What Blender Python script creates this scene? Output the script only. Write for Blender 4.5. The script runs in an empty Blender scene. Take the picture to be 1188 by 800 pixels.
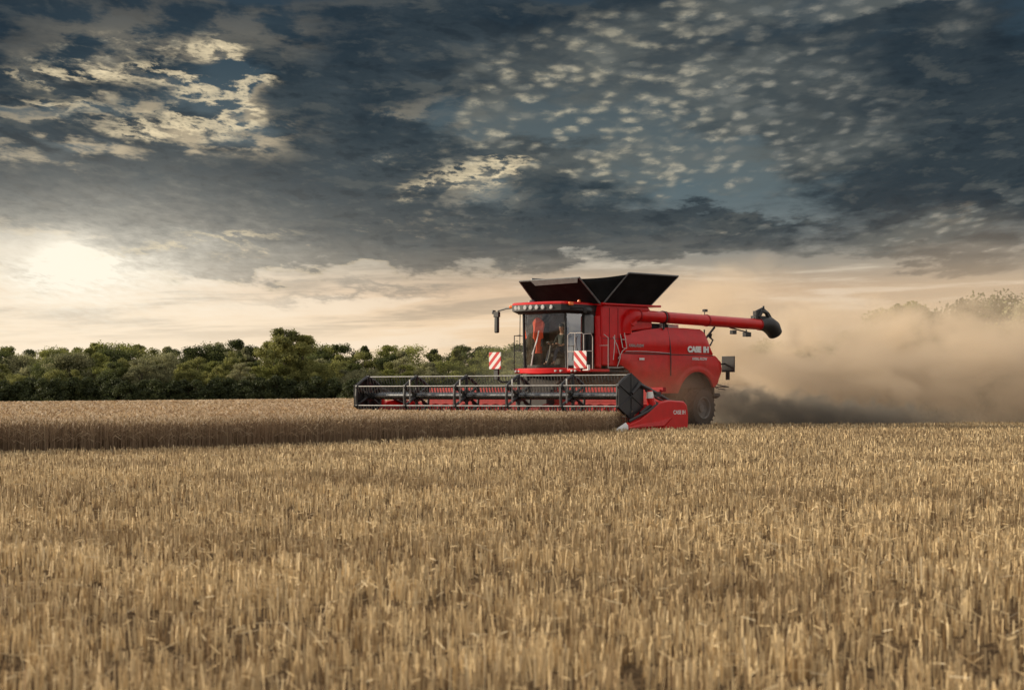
import bpy, bmesh, math, random, os
import numpy as np
from mathutils import Vector, Matrix, noise as mnoise

scene = bpy.context.scene
COL = scene.collection
R = math.radians
QUICK = False

# ------------------------------------------------------------------ camera
cam_data = bpy.data.cameras.new('camera')
cam = bpy.data.objects.new('camera', cam_data)
COL.objects.link(cam)
cam.location = (0, 0, 1.2)
cam.rotation_euler = (R(90), 0, 0)
cam_data.sensor_width = 36
cam_data.lens = 78.8
cam_data.shift_y = 59 / 1188
cam_data.clip_start = 0.1
cam_data.clip_end = 6000
cam_data.dof.use_dof = True
cam_data.dof.focus_distance = 78
cam_data.dof.aperture_fstop = 5.0
scene.camera = cam

scene.view_settings.view_transform = 'Standard'
scene.view_settings.look = 'None'
scene.view_settings.exposure = 0.45
scene.view_settings.gamma = 1.0
scene.view_settings.use_curve_mapping = False
scene.render.engine = 'CYCLES'
cy = scene.cycles
cy.max_bounces = 6
cy.diffuse_bounces = 3
cy.glossy_bounces = 3
cy.transmission_bounces = 4
cy.transparent_max_bounces = 12
cy.volume_bounces = 2
cy.volume_step_rate = 1.0
cy.volume_max_steps = 96
cy.use_denoising = True

SUN_AZ = R(-72)       # to the left of the view direction
SUN_EL = R(18)

# ------------------------------------------------------------------ node expression helper
class X:
    """a scalar socket that understands + - * / and a few functions"""
    nt = None
    def __init__(s, v): s.v = v
    @staticmethod
    def m(op, *a, clamp=False):
        n = X.nt.nodes.new('ShaderNodeMath'); n.operation = op; n.use_clamp = clamp
        for i, q in enumerate(a):
            q = q.v if isinstance(q, X) else q
            if isinstance(q, (int, float)): n.inputs[i].default_value = q
            else: X.nt.links.new(q, n.inputs[i])
        return X(n.outputs[0])
    def __add__(s, o): return X.m('ADD', s, o)
    __radd__ = __add__
    def __sub__(s, o): return X.m('SUBTRACT', s, o)
    def __rsub__(s, o): return X.m('SUBTRACT', o, s)
    def __mul__(s, o): return X.m('MULTIPLY', s, o)
    __rmul__ = __mul__
    def __truediv__(s, o): return X.m('DIVIDE', s, o)
    def __rtruediv__(s, o): return X.m('DIVIDE', o, s)
    def __neg__(s): return X.m('MULTIPLY', s, -1)
def fmin(a, b): return X.m('MINIMUM', a, b)
def fmax(a, b): return X.m('MAXIMUM', a, b)
def fpow(a, b): return X.m('POWER', a, b)
def fexp(a): return X.m('EXPONENT', a)
def clamp01(a): return X.m('ADD', a, 0.0, clamp=True)
def sstep(a, b, x):
    n = X.nt.nodes.new('ShaderNodeMapRange'); n.interpolation_type = 'SMOOTHERSTEP'
    X.nt.links.new(x.v, n.inputs['Value'])
    n.inputs['From Min'].default_value = a; n.inputs['From Max'].default_value = b
    return X(n.outputs['Result'])
def comb(x, y, z):
    n = X.nt.nodes.new('ShaderNodeCombineXYZ')
    for i, q in enumerate((x, y, z)):
        q = q.v if isinstance(q, X) else q
        if isinstance(q, (int, float)): n.inputs[i].default_value = q
        else: X.nt.links.new(q, n.inputs[i])
    return n.outputs[0]
def noise(vec, scale, detail=3, rough=0.5, lac=2.0, dist=0.0):
    n = X.nt.nodes.new('ShaderNodeTexNoise')
    X.nt.links.new(vec, n.inputs['Vector'])
    n.inputs['Scale'].default_value = scale; n.inputs['Detail'].default_value = detail
    n.inputs['Roughness'].default_value = rough; n.inputs['Lacunarity'].default_value = lac
    n.inputs['Distortion'].default_value = dist
    return X(n.outputs['Fac'])
def cmix(f, a, b):
    n = X.nt.nodes.new('ShaderNodeMix'); n.data_type = 'RGBA'; n.clamp_factor = True
    f = f.v if isinstance(f, X) else f
    if isinstance(f, (int, float)): n.inputs['Factor'].default_value = f
    else: X.nt.links.new(f, n.inputs['Factor'])
    for k, q in (('A', a), ('B', b)):
        s = [i for i in n.inputs if i.name == k and i.type == 'RGBA'][0]
        if isinstance(q, tuple): s.default_value = (*q, 1)
        else: X.nt.links.new(q, s)
    return [o for o in n.outputs if o.type == 'RGBA'][0]
def cscale(c, f):
    n = X.nt.nodes.new('ShaderNodeVectorMath'); n.operation = 'SCALE'
    X.nt.links.new(c, n.inputs[0])
    f = f.v if isinstance(f, X) else f
    if isinstance(f, (int, float)): n.inputs['Scale'].default_value = f
    else: X.nt.links.new(f, n.inputs['Scale'])
    return n.outputs[0]
def cadd(a, b):
    n = X.nt.nodes.new('ShaderNodeVectorMath'); n.operation = 'ADD'
    X.nt.links.new(a, n.inputs[0]); X.nt.links.new(b, n.inputs[1])
    return n.outputs[0]
def srgb(r, g, b):
    f = lambda c: (c / 255 / 12.92) if c / 255 <= 0.04045 else ((c / 255 + 0.055) / 1.055) ** 2.4
    return (f(r), f(g), f(b))

# ------------------------------------------------------------------ sky
world = bpy.data.worlds.new('World'); scene.world = world
world.use_nodes = True
wt = world.node_tree; wt.nodes.clear(); X.nt = wt
out = wt.nodes.new('ShaderNodeOutputWorld')
bg = wt.nodes.new('ShaderNodeBackground'); bg.inputs['Strength'].default_value = 0.1
wt.links.new(bg.outputs[0], out.inputs['Surface'])
sky = wt.nodes.new('ShaderNodeTexSky'); sky.sky_type = 'NISHITA'; sky.sun_disc = False
sky.sun_elevation = SUN_EL; sky.sun_rotation = SUN_AZ
tc = wt.nodes.new('ShaderNodeTexCoord')
sp = wt.nodes.new('ShaderNodeSeparateXYZ'); wt.links.new(tc.outputs['Generated'], sp.inputs[0])
dx, dy, dz = X(sp.outputs[0]), X(sp.outputs[1]), X(sp.outputs[2])
# direction in hundredths of a radian: U to the right of north, V above the horizon
U = X.m('ARCTAN2', dx, dy) * 100
V = X.m('ARCSINE', dz) * 100
def pu(px): return (px - 594) / 26.0
def pv(py): return (459 - py) / 26.0
Vp = fmax(V, -5.0) + 8.0
qx, qy = U / Vp, X.m('LOGARITHM', Vp, 2.718) * 1.9
plane = comb(qx, qy, 0.0)
plane_b = comb(qx, qy, 7.3)
n_big = noise(plane, 1.6, 4, 0.55)
n_mid = noise(comb(qx, qy * 1.5, 2.0), 4.0, 6, 0.6, dist=0.25)
n_fine = noise(plane_b, 25.0, 3, 0.5, dist=0.15)
n_det2 = noise(comb(qx, qy * 1.35, 14.0), 20.0, 6, 0.65, dist=0.2)
n_det = noise(comb(qx, qy * 1.25, 4.0), 9.0, 6, 0.62, dist=0.2)
n_detb = noise(comb(qx + 0.018, qy * 1.25 + 0.030, 4.0), 9.0, 6, 0.62, dist=0.2)
n_midb = noise(comb(qx + 0.03, qy * 1.5 + 0.055, 2.0), 4.0, 6, 0.6, dist=0.25)
n_s = noise(comb(qx, qy * 1.6, 9.0), 2.2, 5, 0.6)
n_s2 = noise(comb(qx, qy * 1.6, 3.0), 5.0, 6, 0.62)
# warp the layout with noise so that no outline is regular
Uw = U + (n_s - 0.5) * 9.0 + (n_s2 - 0.5) * 4.0 + (n_det - 0.5) * 1.5
Vw = V + (n_s2 - 0.5) * 3.0 + (n_s - 0.5) * 3.0 + (n_det - 0.5) * 1.0
def blob(px, py, rx, ry, tilt=0.0, sharp=1.0):
    a, b = Uw - pu(px), Vw - pv(py)
    if tilt:
        t = R(tilt); c_, s_ = math.cos(t), math.sin(t)
        a, b = a * c_ + b * s_, b * c_ - a * s_
    a = a * (26.0 / rx); b = b * (26.0 / ry)
    return fexp((a * a + b * b) * (-sharp))
def total(bs):
    t = None
    for w, b in bs:
        b = b * w
        t = b if t is None else t + b
    return t
# clear-sky base: teal overhead, cream glow low down, duller to the right
ramp = wt.nodes.new('ShaderNodeValToRGB')
wt.links.new((clamp01(V / 20.0)).v, ramp.inputs[0])
el = ramp.color_ramp.elements
stops = [(0.0, (232, 202, 166)), (0.16, (234, 202, 164)), (0.235, (212, 182, 150)), (0.29, (160, 152, 138)), (0.36, (112, 122, 124)),
         (0.46, (88, 104, 110)), (0.62, (70, 86, 94)), (0.78, (48, 66, 78)), (0.92, (44, 58, 70)), (1.0, (60, 78, 92))]
while len(el) < len(stops): el.new(0.5)
for e, (p, c) in zip(el, stops): e.position = p; e.color = (*srgb(*c), 1)
base = cadd(cscale(ramp.outputs[0], 0.97), cscale(sky.outputs[0], 0.0015))
warm = fexp(-fpow(clamp01(V / 40.0) * 40.0 / 7.0, 2.4))
leftness = sstep(9.0, -20.0, Uw)
base = cmix(warm * leftness * 0.85, base, srgb(255, 236, 208))
base = cmix(sstep(4.0, 22.0, U) * 0.5 * warm, base, srgb(150, 138, 122))
n_streak = noise(comb(U * 0.09, V * 1.1 - U * 0.03, 5.0), 1.0, 5, 0.6, dist=0.3)
streaks = sstep(0.47, 0.66, n_streak) * sstep(1.0, 4.5, V) * sstep(9.0, 6.0, V)
base = cmix(streaks * (0.55 - sstep(-4.0, 6.0, U) * 0.35), base, srgb(146, 136, 122))
base = cmix(sstep(0.52, 0.36, n_streak) * sstep(9.0, 5.0, V) * 0.35, base, srgb(252, 236, 212))
base = cmix(blob(430, 338, 120, 6, 4, 1.0) * 0.6 + blob(290, 318, 150, 7, 3, 1.0) * 0.35, base, srgb(132, 126, 116))
# high dark clouds
dark = total([(0.6, blob(200, 30, 260, 40, 0, 1.0)), (0.5, blob(120, 75, 160, 30, 0, 1.0)), (0.7, blob(370, 302, 270, 18, 2, 1.0)), (0.3, blob(900, 288, 300, 16, -2, 1.0)), (1.15, blob(190, 222, 380, 50, 3, 1.4)), (0.9, blob(470, 282, 240, 20, 2, 1.1)), (0.5, blob(1120, 300, 120, 14, 0, 1.0)), (1.0, blob(470, 62, 250, 52, -6, 1.5)), (1.0, blob(610, 28, 200, 40, 0, 1.4)), (0.95, blob(565, 192, 150, 34, 0, 1.2)),
              (0.95, blob(420, 250, 330, 24, 4, 1.2)), (0.75, blob(330, 292, 260, 15, 5, 1.0)), (1.0, blob(1080, 175, 190, 75, -8, 1.2)), (0.8, blob(950, 130, 160, 40, -10, 1.1)),
              (0.75, blob(800, 262, 240, 15, -3, 1.2)), (0.9, blob(70, 105, 120, 26, -6, 1.2)), (0.8, blob(70, 160, 150, 16, 0, 1.2)), (0.85, blob(20, 30, 60, 30, 0, 1.2)),
              (0.9, blob(380, 140, 110, 60, 0, 1.3)), (0.65, blob(1130, 240, 160, 34, 0, 1.0)),
              (0.5, blob(880, 60, 250, 60, 0, 1.0)), (0.6, blob(1150, 60, 110, 60, 0, 1.0)), (0.5, blob(210, 150, 60, 20, 0, 1.0)), (0.6, blob(640, 285, 210, 12, -2, 1.0))])
dark_m = sstep(0.10, 0.72, dark + (n_mid - 0.5) * 1.1 + (n_big - 0.5) * 0.7)
holes = total([(1.0, blob(265, 160, 60, 16, 0, 1.0)), (0.9, blob(545, 228, 55, 14, 0, 1.0)), (0.5, blob(130, 40, 120, 30, 0, 1.0)), (0.8, blob(265, 105, 24, 50, 35, 1.0)), (0.6, blob(320, 20, 80, 30, 0, 1.0)), (0.35, blob(790, 110, 170, 60, 0, 1.0))])
dark_m = clamp01(dark_m - holes * 0.9)
slate_low = srgb(74, 75, 73); slate = srgb(46, 57, 64); slate_hi = srgb(34, 47, 57)
dcol = cmix(sstep(5.2, 9.5, V), slate_low, slate)
dcol = cmix(sstep(10.0, 17.0, V), dcol, slate_hi)
dcol = cmix(sstep(0.35, 0.75, n_det) * 0.35, dcol, srgb(84, 94, 98))
dcol = cmix(sstep(6.0, 16.0, U) * 0.45, dcol, srgb(32, 42, 50))
relief = (n_midb - n_mid) * 1.6 + (n_detb - n_det) * 1.1
dcol = cmix(sstep(0.42, 0.70, n_mid) * 0.25, dcol, srgb(80, 88, 90))
dcol = cmix(sstep(0.0, 0.30, relief) * 0.30, dcol, srgb(112, 113, 106))
dcol = cmix(sstep(0.0, -0.30, relief) * 0.55, dcol, srgb(24, 34, 43))
dcol = cmix(sstep(0.52, 0.30, n_mid) * 0.5, dcol, srgb(32, 44, 54))
c1 = cmix(dark_m * (0.93 - sstep(8.0, 4.5, V) * 0.38), base, dcol)
near_sun = fexp(-((U + 15.0) * (U + 15.0) / 110.0 + (V - 9.0) * (V - 9.0) / 28.0))
lining = dark_m * (1.0 - dark_m) * 4.0 * sstep(0.42, 0.58, n_det + relief * 0.3) * (near_sun * 0.6)
c1 = cmix(lining, c1, srgb(238, 214, 172))
# bright broken clouds, lit from behind and from below
reg = total([(1.3, blob(810, 120, 240, 75, -12, 1.0)), (1.1, blob(690, 150, 150, 65, 0, 1.0)), (0.3, blob(960, 60, 160, 50, 0, 1.0)), (0.75, blob(700, 195, 190, 26, -8, 1.0)), (0.9, blob(170, 55, 120, 22, 4, 1.0)), (0.85, blob(60, 130, 110, 20, 0, 1.0)), (1.0, blob(130, 80, 90, 16, 0, 1.0)),
             (1.15, blob(272, 92, 15, 60, 22, 1.0)), (0.95, blob(215, 150, 75, 15, 6, 1.0)), (1.0, blob(300, 160, 18, 20, 0, 1.0)), (1.0, blob(515, 203, 70, 9, -8, 1.0)), (0.9, blob(578, 235, 12, 16, 0, 1.0)),
             (0.95, blob(1060, 275, 120, 18, 10, 1.0)), (0.9, blob(1170, 225, 50, 12, 0, 1.0)), (0.8, blob(440, 165, 20, 26, 0, 1.0)), (0.7, blob(840, 20, 120, 16, 0, 1.0)), (0.85, blob(1000, 10, 110, 14, 0, 1.0)),
             (0.75, blob(480, 262, 120, 9, 0, 1.0)), (0.7, blob(840, 268, 120, 8, 0, 1.0)), (0.6, blob(330, 8, 60, 10, 0, 1.0)), (0.7, blob(300, 292, 160, 7, 4, 1.0)), (0.6, blob(560, 300, 110, 6, 2, 1.0)), (0.5, blob(1120, 40, 80, 40, 0, 1.0))])
vo = wt.nodes.new('ShaderNodeTexVoronoi'); vo.feature = 'SMOOTH_F1'; vo.inputs['Smoothness'].default_value = 0.25; vo.inputs['Scale'].default_value = 23.0
vo.inputs['Smoothness'].default_value = 0.5
wt.links.new(comb(qx + (n_det - 0.5) * 0.07, qy * 1.25 + (n_det2 - 0.5) * 0.05, 1.0), vo.inputs['Vector'])
puff = 1.0 - X(vo.outputs['Distance'])
cells = sstep(0.34, 1.0, puff + (n_fine - 0.5) * 0.55 + (n_mid - 0.5) * 0.55 + (n_det - 0.5) * 0.45)
cells2 = sstep(0.47, 0.70, n_det * 0.45 + n_det2 * 0.55 + (n_s2 - 0.5) * 0.5)
breg = sstep(0.35, 0.95, reg + (n_s2 - 0.5) * 0.5)
rightness = sstep(-6.0, -1.0, U)
bm = breg * (cells * rightness * 0.72 + cells2 * (1.0 - rightness) * (0.35 + sstep(-0.05, 0.2, relief) * 0.55))
bcol = cmix(sstep(6.0, 10.0, V), srgb(232, 205, 168), srgb(190, 181, 156))
bcol = cmix(sstep(2.0, 14.0, U), bcol, srgb(146, 144, 134))
bcol = cmix(sstep(0.5, 0.75, n_fine) * 0.30, bcol, srgb(206, 198, 176))
bcol = cmix(sstep(0.06, -0.14, relief) * 0.75, bcol, srgb(92, 100, 102))
bcol = cmix(sstep(0.52, 0.38, n_det2) * 0.5, bcol, srgb(110, 114, 112))
bcol = cmix(sstep(0.02, 0.25, relief) * sstep(2.0, -6.0, U) * 0.7, bcol, srgb(246, 226, 186))
# glow of the sun behind the cloud edge
sa, sb = U + (n_det - 0.5) * 2.2 + (n_s - 0.5) * 3.0 - pu(98), V + (n_det2 - 0.5) * 1.2 + (n_det - 0.5) * 1.6 - pv(306)
g = fexp(-(sa * sa / 2.2 + sb * sb / 0.8)) * 1.1 + blob(96, 324, 130, 38, 0, 1.0) * 0.5 + fexp(-(sa * sa / 80.0 + sb * sb / 10.0)) * 0.48
c1 = cmix(clamp01(g * (0.85 + (n_det2 - 0.5) * 1.3)), c1, srgb(255, 246, 226))
rid_reg = total([(1.0, blob(262, 95, 45, 60, 25, 1.0)), (0.9, blob(215, 150, 90, 22, 6, 1.0)), (0.8, blob(130, 85, 110, 22, 0, 1.0)), (0.7, blob(60, 130, 90, 18, 0, 1.0)), (1.0, blob(530, 212, 85, 20, 8, 1.0)), (0.6, blob(230, 285, 160, 14, 4, 1.0)), (0.4, blob(1080, 262, 110, 16, 0, 1.0))])
ridge = sstep(0.055, 0.0, X.m('ABSOLUTE', n_det * 0.6 + n_mid * 0.4 - 0.50)) * sstep(0.25, 0.8, rid_reg)
c1 = cmix(breg * rightness * (0.25 + sstep(0.42, 0.62, n_mid) * 0.3), c1, srgb(104, 108, 104))
c2 = cmix(bm, c1, bcol)
c2 = cmix(ridge * (0.55 + (n_det2 - 0.5) * 1.2), c2, cmix(sstep(-2.0, 12.0, U), srgb(250, 230, 188), srgb(214, 186, 150)))
c3 = cscale(c2, 0.76)
# sky outside the picture: overcast, brightened beyond the visible clouds to light the field
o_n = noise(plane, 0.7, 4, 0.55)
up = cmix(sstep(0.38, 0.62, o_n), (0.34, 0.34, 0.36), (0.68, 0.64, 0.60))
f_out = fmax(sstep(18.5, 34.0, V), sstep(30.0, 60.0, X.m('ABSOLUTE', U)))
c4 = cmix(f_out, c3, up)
c4 = cmix(sstep(-0.2, -3.0, V), c4, srgb(120, 100, 74))
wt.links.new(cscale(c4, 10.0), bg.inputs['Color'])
world.cycles.sampling_method = 'MANUAL'; world.cycles.sample_map_resolution = 512

# ------------------------------------------------------------------ sun
sl = bpy.data.lights.new('sun', 'SUN'); sl.energy = 4.6; sl.angle = R(5); sl.color = (1.0, 0.86, 0.66)
so = bpy.data.objects.new('sun', sl); COL.objects.link(so)
sd = Vector((math.sin(SUN_AZ) * math.cos(SUN_EL), math.cos(SUN_AZ) * math.cos(SUN_EL), math.sin(SUN_EL)))
so.rotation_euler = sd.to_track_quat('Z', 'Y').to_euler(); so.location = sd * 200

# ------------------------------------------------------------------ materials
MATS = {}
def new_mat(name):
    m = bpy.data.materials.new(name); m.use_nodes = True
    nt = m.node_tree; X.nt = nt
    b = nt.nodes['Principled BSDF']
    MATS[name] = m
    return m, nt, b
def obj_coord(nt):
    return nt.nodes.new('ShaderNodeTexCoord').outputs['Object']
def plain(name, col, rough=0.5, metal=0.0, var=0.12, scale=6.0, coat=0.0, dust=0.0):
    m, nt, b = new_mat(name)
    oc = obj_coord(nt)
    n = noise(oc, scale, 4, 0.6)
    c2 = tuple(min(1, c * (1 + var)) for c in col); c1 = tuple(c * (1 - var) for c in col)
    c = cmix(sstep(0.3, 0.7, n), c1, c2)
    if dust:
        n2 = noise(oc, 2.3, 6, 0.65)
        sep = nt.nodes.new('ShaderNodeSeparateXYZ'); nt.links.new(oc, sep.inputs[0])
        geo = nt.nodes.new('ShaderNodeNewGeometry')
        sn = nt.nodes.new('ShaderNodeSeparateXYZ'); nt.links.new(geo.outputs['Normal'], sn.inputs[0])
        upf = sstep(0.2, 0.95, X(sn.outputs[2]))
        low = sstep(2.6, 0.6, X(sep.outputs[2]))
        f = clamp01((sstep(0.35, 0.75, n2) * 0.35 + low * 0.45 + upf * 0.5) * dust)
        c = cmix(f, c, (0.30, 0.22, 0.14))
        nt.links.new((f * 0.5 + rough).v, b.inputs['Roughness'])
    else:
        nt.links.new((n * 0.25 + (rough - 0.12)).v, b.inputs['Roughness'])
    nt.links.new(c, b.inputs['Base Color'])
    b.inputs['Metallic'].default_value = metal
    b.inputs['Coat Weight'].default_value = coat
    b.inputs['Coat Roughness'].default_value = 0.15
    if name == 'black_cover_panel': b.inputs['Specular IOR Level'].default_value = 0.12
    if name.startswith('red'): b.inputs['Specular IOR Level'].default_value = 0.22
    return m
RED = plain('red_paint', (0.56, 0.004, 0.006), 0.32, 0, 0.08, 3, coat=0.16, dust=0.08)
RED_LO = plain('red_paint_dusty', (0.54, 0.005, 0.007), 0.38, 0, 0.10, 3, coat=0.1, dust=0.16)
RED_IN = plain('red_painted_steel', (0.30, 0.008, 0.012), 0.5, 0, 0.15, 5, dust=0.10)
INNER = plain('cab_lining_brown', (0.10, 0.075, 0.055), 0.8, 0, 0.3, 3)
SOOT = plain('arch_liner_black', (0.012, 0.012, 0.012), 0.9, 0, 0.2, 5)
BATM = plain('bat_steel', (0.24, 0.24, 0.235), 0.4, 0.4, 0.12, 8)
FRAMEG = plain('grey_frame_paint', (0.13, 0.135, 0.135), 0.45, 0.0, 0.12, 5)
BLACK = plain('black_plastic', (0.014, 0.015, 0.016), 0.5, 0, 0.2, 5, dust=0.04)
TARP = plain('black_cover_panel', (0.008, 0.009, 0.010), 0.75, 0, 0.25, 2, dust=0.03)
STEELB = plain('black_steel', (0.015, 0.016, 0.018), 0.42, 0, 0.2, 8, dust=0.03)
GREY = plain('grey_steel', (0.36, 0.36, 0.35), 0.38, 0.6, 0.15, 8)
TUBEM = plain('galvanised_tube', (0.13, 0.135, 0.14), 0.25, 0.9, 0.15, 8)
TINE = plain('grey_tine_plastic', (0.10, 0.10, 0.095), 0.5, 0, 0.2, 8)
WHITEP = plain('white_plastic', (0.72, 0.71, 0.68), 0.4, 0, 0.06, 5)
RUBBER = plain('tyre_rubber', (0.018, 0.017, 0.016), 0.85, 0, 0.25, 8, dust=0.15)
RIM = plain('wheel_rim_grey', (0.14, 0.14, 0.135), 0.5, 0.2, 0.15, 6, dust=0.2)
DARK = plain('dark_machinery', (0.016, 0.015, 0.015), 0.7, 0, 0.3, 4, dust=0.08)
RAILM = plain('rail_paint_light', (0.50, 0.46, 0.42), 0.45, 0.1, 0.1, 6)
AMBER = plain('amber_lens', (0.75, 0.16, 0.02), 0.25)
REDLENS = plain('red_lens', (0.6, 0.02, 0.01), 0.25)
SEATM = plain('seat_fabric', (0.06, 0.055, 0.05), 0.8)
ORANGE = plain('orange_fabric', (0.80, 0.085, 0.02), 0.75, 0, 0.12, 9)
SKIN = plain('skin', (0.50, 0.28, 0.19), 0.5, 0, 0.05, 9)
SHIRT = plain('dark_shirt_fabric', (0.05, 0.06, 0.055), 0.85, 0, 0.2, 9)
TROUS = plain('denim_fabric', (0.05, 0.06, 0.09), 0.85, 0, 0.2, 9)
HAIR = plain('brown_hair', (0.045, 0.028, 0.018), 0.7, 0, 0.2, 20)
def lamp_lens():
    m, nt, b = new_mat('lamp_lens')
    b.inputs['Base Color'].default_value = (0.50, 0.49, 0.47, 1); b.inputs['Roughness'].default_value = 0.12
    b.inputs['Coat Weight'].default_value = 1.0
    v = nt.nodes.new('ShaderNodeTexVoronoi'); v.inputs['Scale'].default_value = 30
    bp = nt.nodes.new('ShaderNodeBump'); bp.inputs['Strength'].default_value = 0.3
    nt.links.new(v.outputs['Distance'], bp.inputs['Height']); nt.links.new(bp.outputs[0], b.inputs['Normal'])
    return m
LENS = lamp_lens()
def glass(name, tint, refl=0.18):
    m, nt, b = new_mat(name); nt.nodes.remove(b)
    o = nt.nodes['Material Output']
    tr = nt.nodes.new('ShaderNodeBsdfTransparent'); tr.inputs[0].default_value = (*tint, 1)
    gl = nt.nodes.new('ShaderNodeBsdfGlossy'); gl.inputs['Roughness'].default_value = 0.03
    lw = nt.nodes.new('ShaderNodeLayerWeight'); lw.inputs['Blend'].default_value = 0.25
    mx = nt.nodes.new('ShaderNodeMixShader')
    nz = noise(obj_coord(nt), 3.0, 3)
    f = clamp01(X(lw.outputs['Fresnel']) * 0.9 + refl + (nz - 0.5) * 0.08)
    nt.links.new(f.v, mx.inputs[0]); nt.links.new(tr.outputs[0], mx.inputs[1]); nt.links.new(gl.outputs[0], mx.inputs[2])
    nt.links.new(mx.outputs[0], o.inputs['Surface'])
    return m
GLASS = glass('cab_glass', (0.92, 0.93, 0.90), 0.05)
GLASS_S = glass('side_glass', (0.66, 0.76, 0.76), 0.28)
def stripes(name, sgn):
    m, nt, b = new_mat(name)
    sep = nt.nodes.new('ShaderNodeSeparateXYZ'); nt.links.new(obj_coord(nt), sep.inputs[0])
    t = (X(sep.outputs[1]) * sgn + X(sep.outputs[2])) * 2.9
    f = X.m('FRACT', t + 100.0)
    nt.links.new(cmix(sstep(0.47, 0.53, f), (0.75, 0.73, 0.70), (0.55, 0.02, 0.02)), b.inputs['Base Color'])
    b.inputs['Roughness'].default_value = 0.4
    return m
STR_A, STR_B = stripes('warning_stripes', 1.0), stripes('warning_stripes_mirrored', -1.0)

def attr_mat(name, ramp_cols, rough=0.75, transl=0.25, low=None):
    """plant matter: colour from the per-stem random attribute 'rnd'"""
    m, nt, b = new_mat(name)
    a = nt.nodes.new('ShaderNodeAttribute'); a.attribute_name = 'rnd'
    rp = nt.nodes.new('ShaderNodeValToRGB'); nt.links.new(a.outputs['Fac'], rp.inputs[0])
    e = rp.color_ramp.elements
    while len(e) < len(ramp_cols): e.new(0.5)
    for q, (p, c) in zip(e, ramp_cols): q.position = p; q.color = (*c, 1)
    col = rp.outputs[0]
    geo = nt.nodes.new('ShaderNodeNewGeometry')
    n = noise(geo.outputs['Position'], 0.22, 5, 0.6)
    if low: col = cmix(sstep(0.42, 0.66, n) * low[1], col, low[0])
    nt.links.new(col, b.inputs['Base Color']); b.inputs['Roughness'].default_value = rough; b.inputs['Specular IOR Level'].default_value = 0.2
    if transl:
        o = nt.nodes['Material Output']
        t = nt.nodes.new('ShaderNodeBsdfTranslucent'); nt.links.new(col, t.inputs[0])
        mx = nt.nodes.new('ShaderNodeMixShader'); mx.inputs[0].default_value = transl
        nt.links.new(b.outputs[0], mx.inputs[1]); nt.links.new(t.outputs[0], mx.inputs[2]); nt.links.new(mx.outputs[0], o.inputs['Surface'])
    return m
STUB = attr_mat('straw_stubble', [(0.0, (0.09, 0.055, 0.03)), (0.28, (0.24, 0.155, 0.075)), (0.55, (0.62, 0.465, 0.255)), (0.85, (0.74, 0.58, 0.335)), (1.0, (0.82, 0.70, 0.48))], 0.6, 0.12, ((0.22, 0.145, 0.075), 0.6))
WHEAT = attr_mat('ripe_wheat', [(0.0, (0.15, 0.10, 0.06)), (0.4, (0.33, 0.235, 0.145)), (0.8, (0.66, 0.53, 0.35)), (1.0, (0.78, 0.65, 0.48))], 0.7, 0.10, ((0.34, 0.22, 0.13), 0.4))
def soil_mat():
    m, nt, b = new_mat('straw_covered_soil')
    p = nt.nodes.new('ShaderNodeNewGeometry').outputs['Position']
    n1 = noise(p, 0.25, 6, 0.6); n2 = noise(p, 9.0, 5, 0.7); n3 = noise(p, 60.0, 3, 0.6)
    c = cmix(sstep(0.4, 0.65, n2), (0.045, 0.030, 0.019), (0.12, 0.08, 0.046))
    c = cmix(sstep(0.5, 0.72, n3) * 0.6, c, (0.40, 0.28, 0.15))
    c = cmix(sstep(0.4, 0.7, n1) * 0.35, c, (0.16, 0.11, 0.06))
    nt.links.new(c, b.inputs['Base Color']); b.inputs['Roughness'].default_value = 1.0; b.inputs['Specular IOR Level'].default_value = 0.0
    bp = nt.nodes.new('ShaderNodeBump'); bp.inputs['Strength'].default_value = 0.8; bp.inputs['Distance'].default_value = 0.05
    nt.links.new(n2.v, bp.inputs['Height']); nt.links.new(bp.outputs[0], b.inputs['Normal'])
    return m
SOIL = soil_mat()
def canopy_mat():
    m, nt, b = new_mat('wheat_canopy')
    p = nt.nodes.new('ShaderNodeNewGeometry').outputs['Position']
    n1 = noise(p, 6.0, 5, 0.7); n2 = noise(p, 0.2, 4, 0.6)
    c = cmix(sstep(0.35, 0.65, n1), (0.28, 0.20, 0.125), (0.64, 0.50, 0.34))
    c = cmix(sstep(0.4, 0.65, n2) * 0.3, c, (0.30, 0.20, 0.12))
    nt.links.new(c, b.inputs['Base Color']); b.inputs['Roughness'].default_value = 0.9
    return m
CANOPY = canopy_mat()
BARK = plain('bark', (0.075, 0.058, 0.042), 0.9, 0, 0.35, 4)

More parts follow.
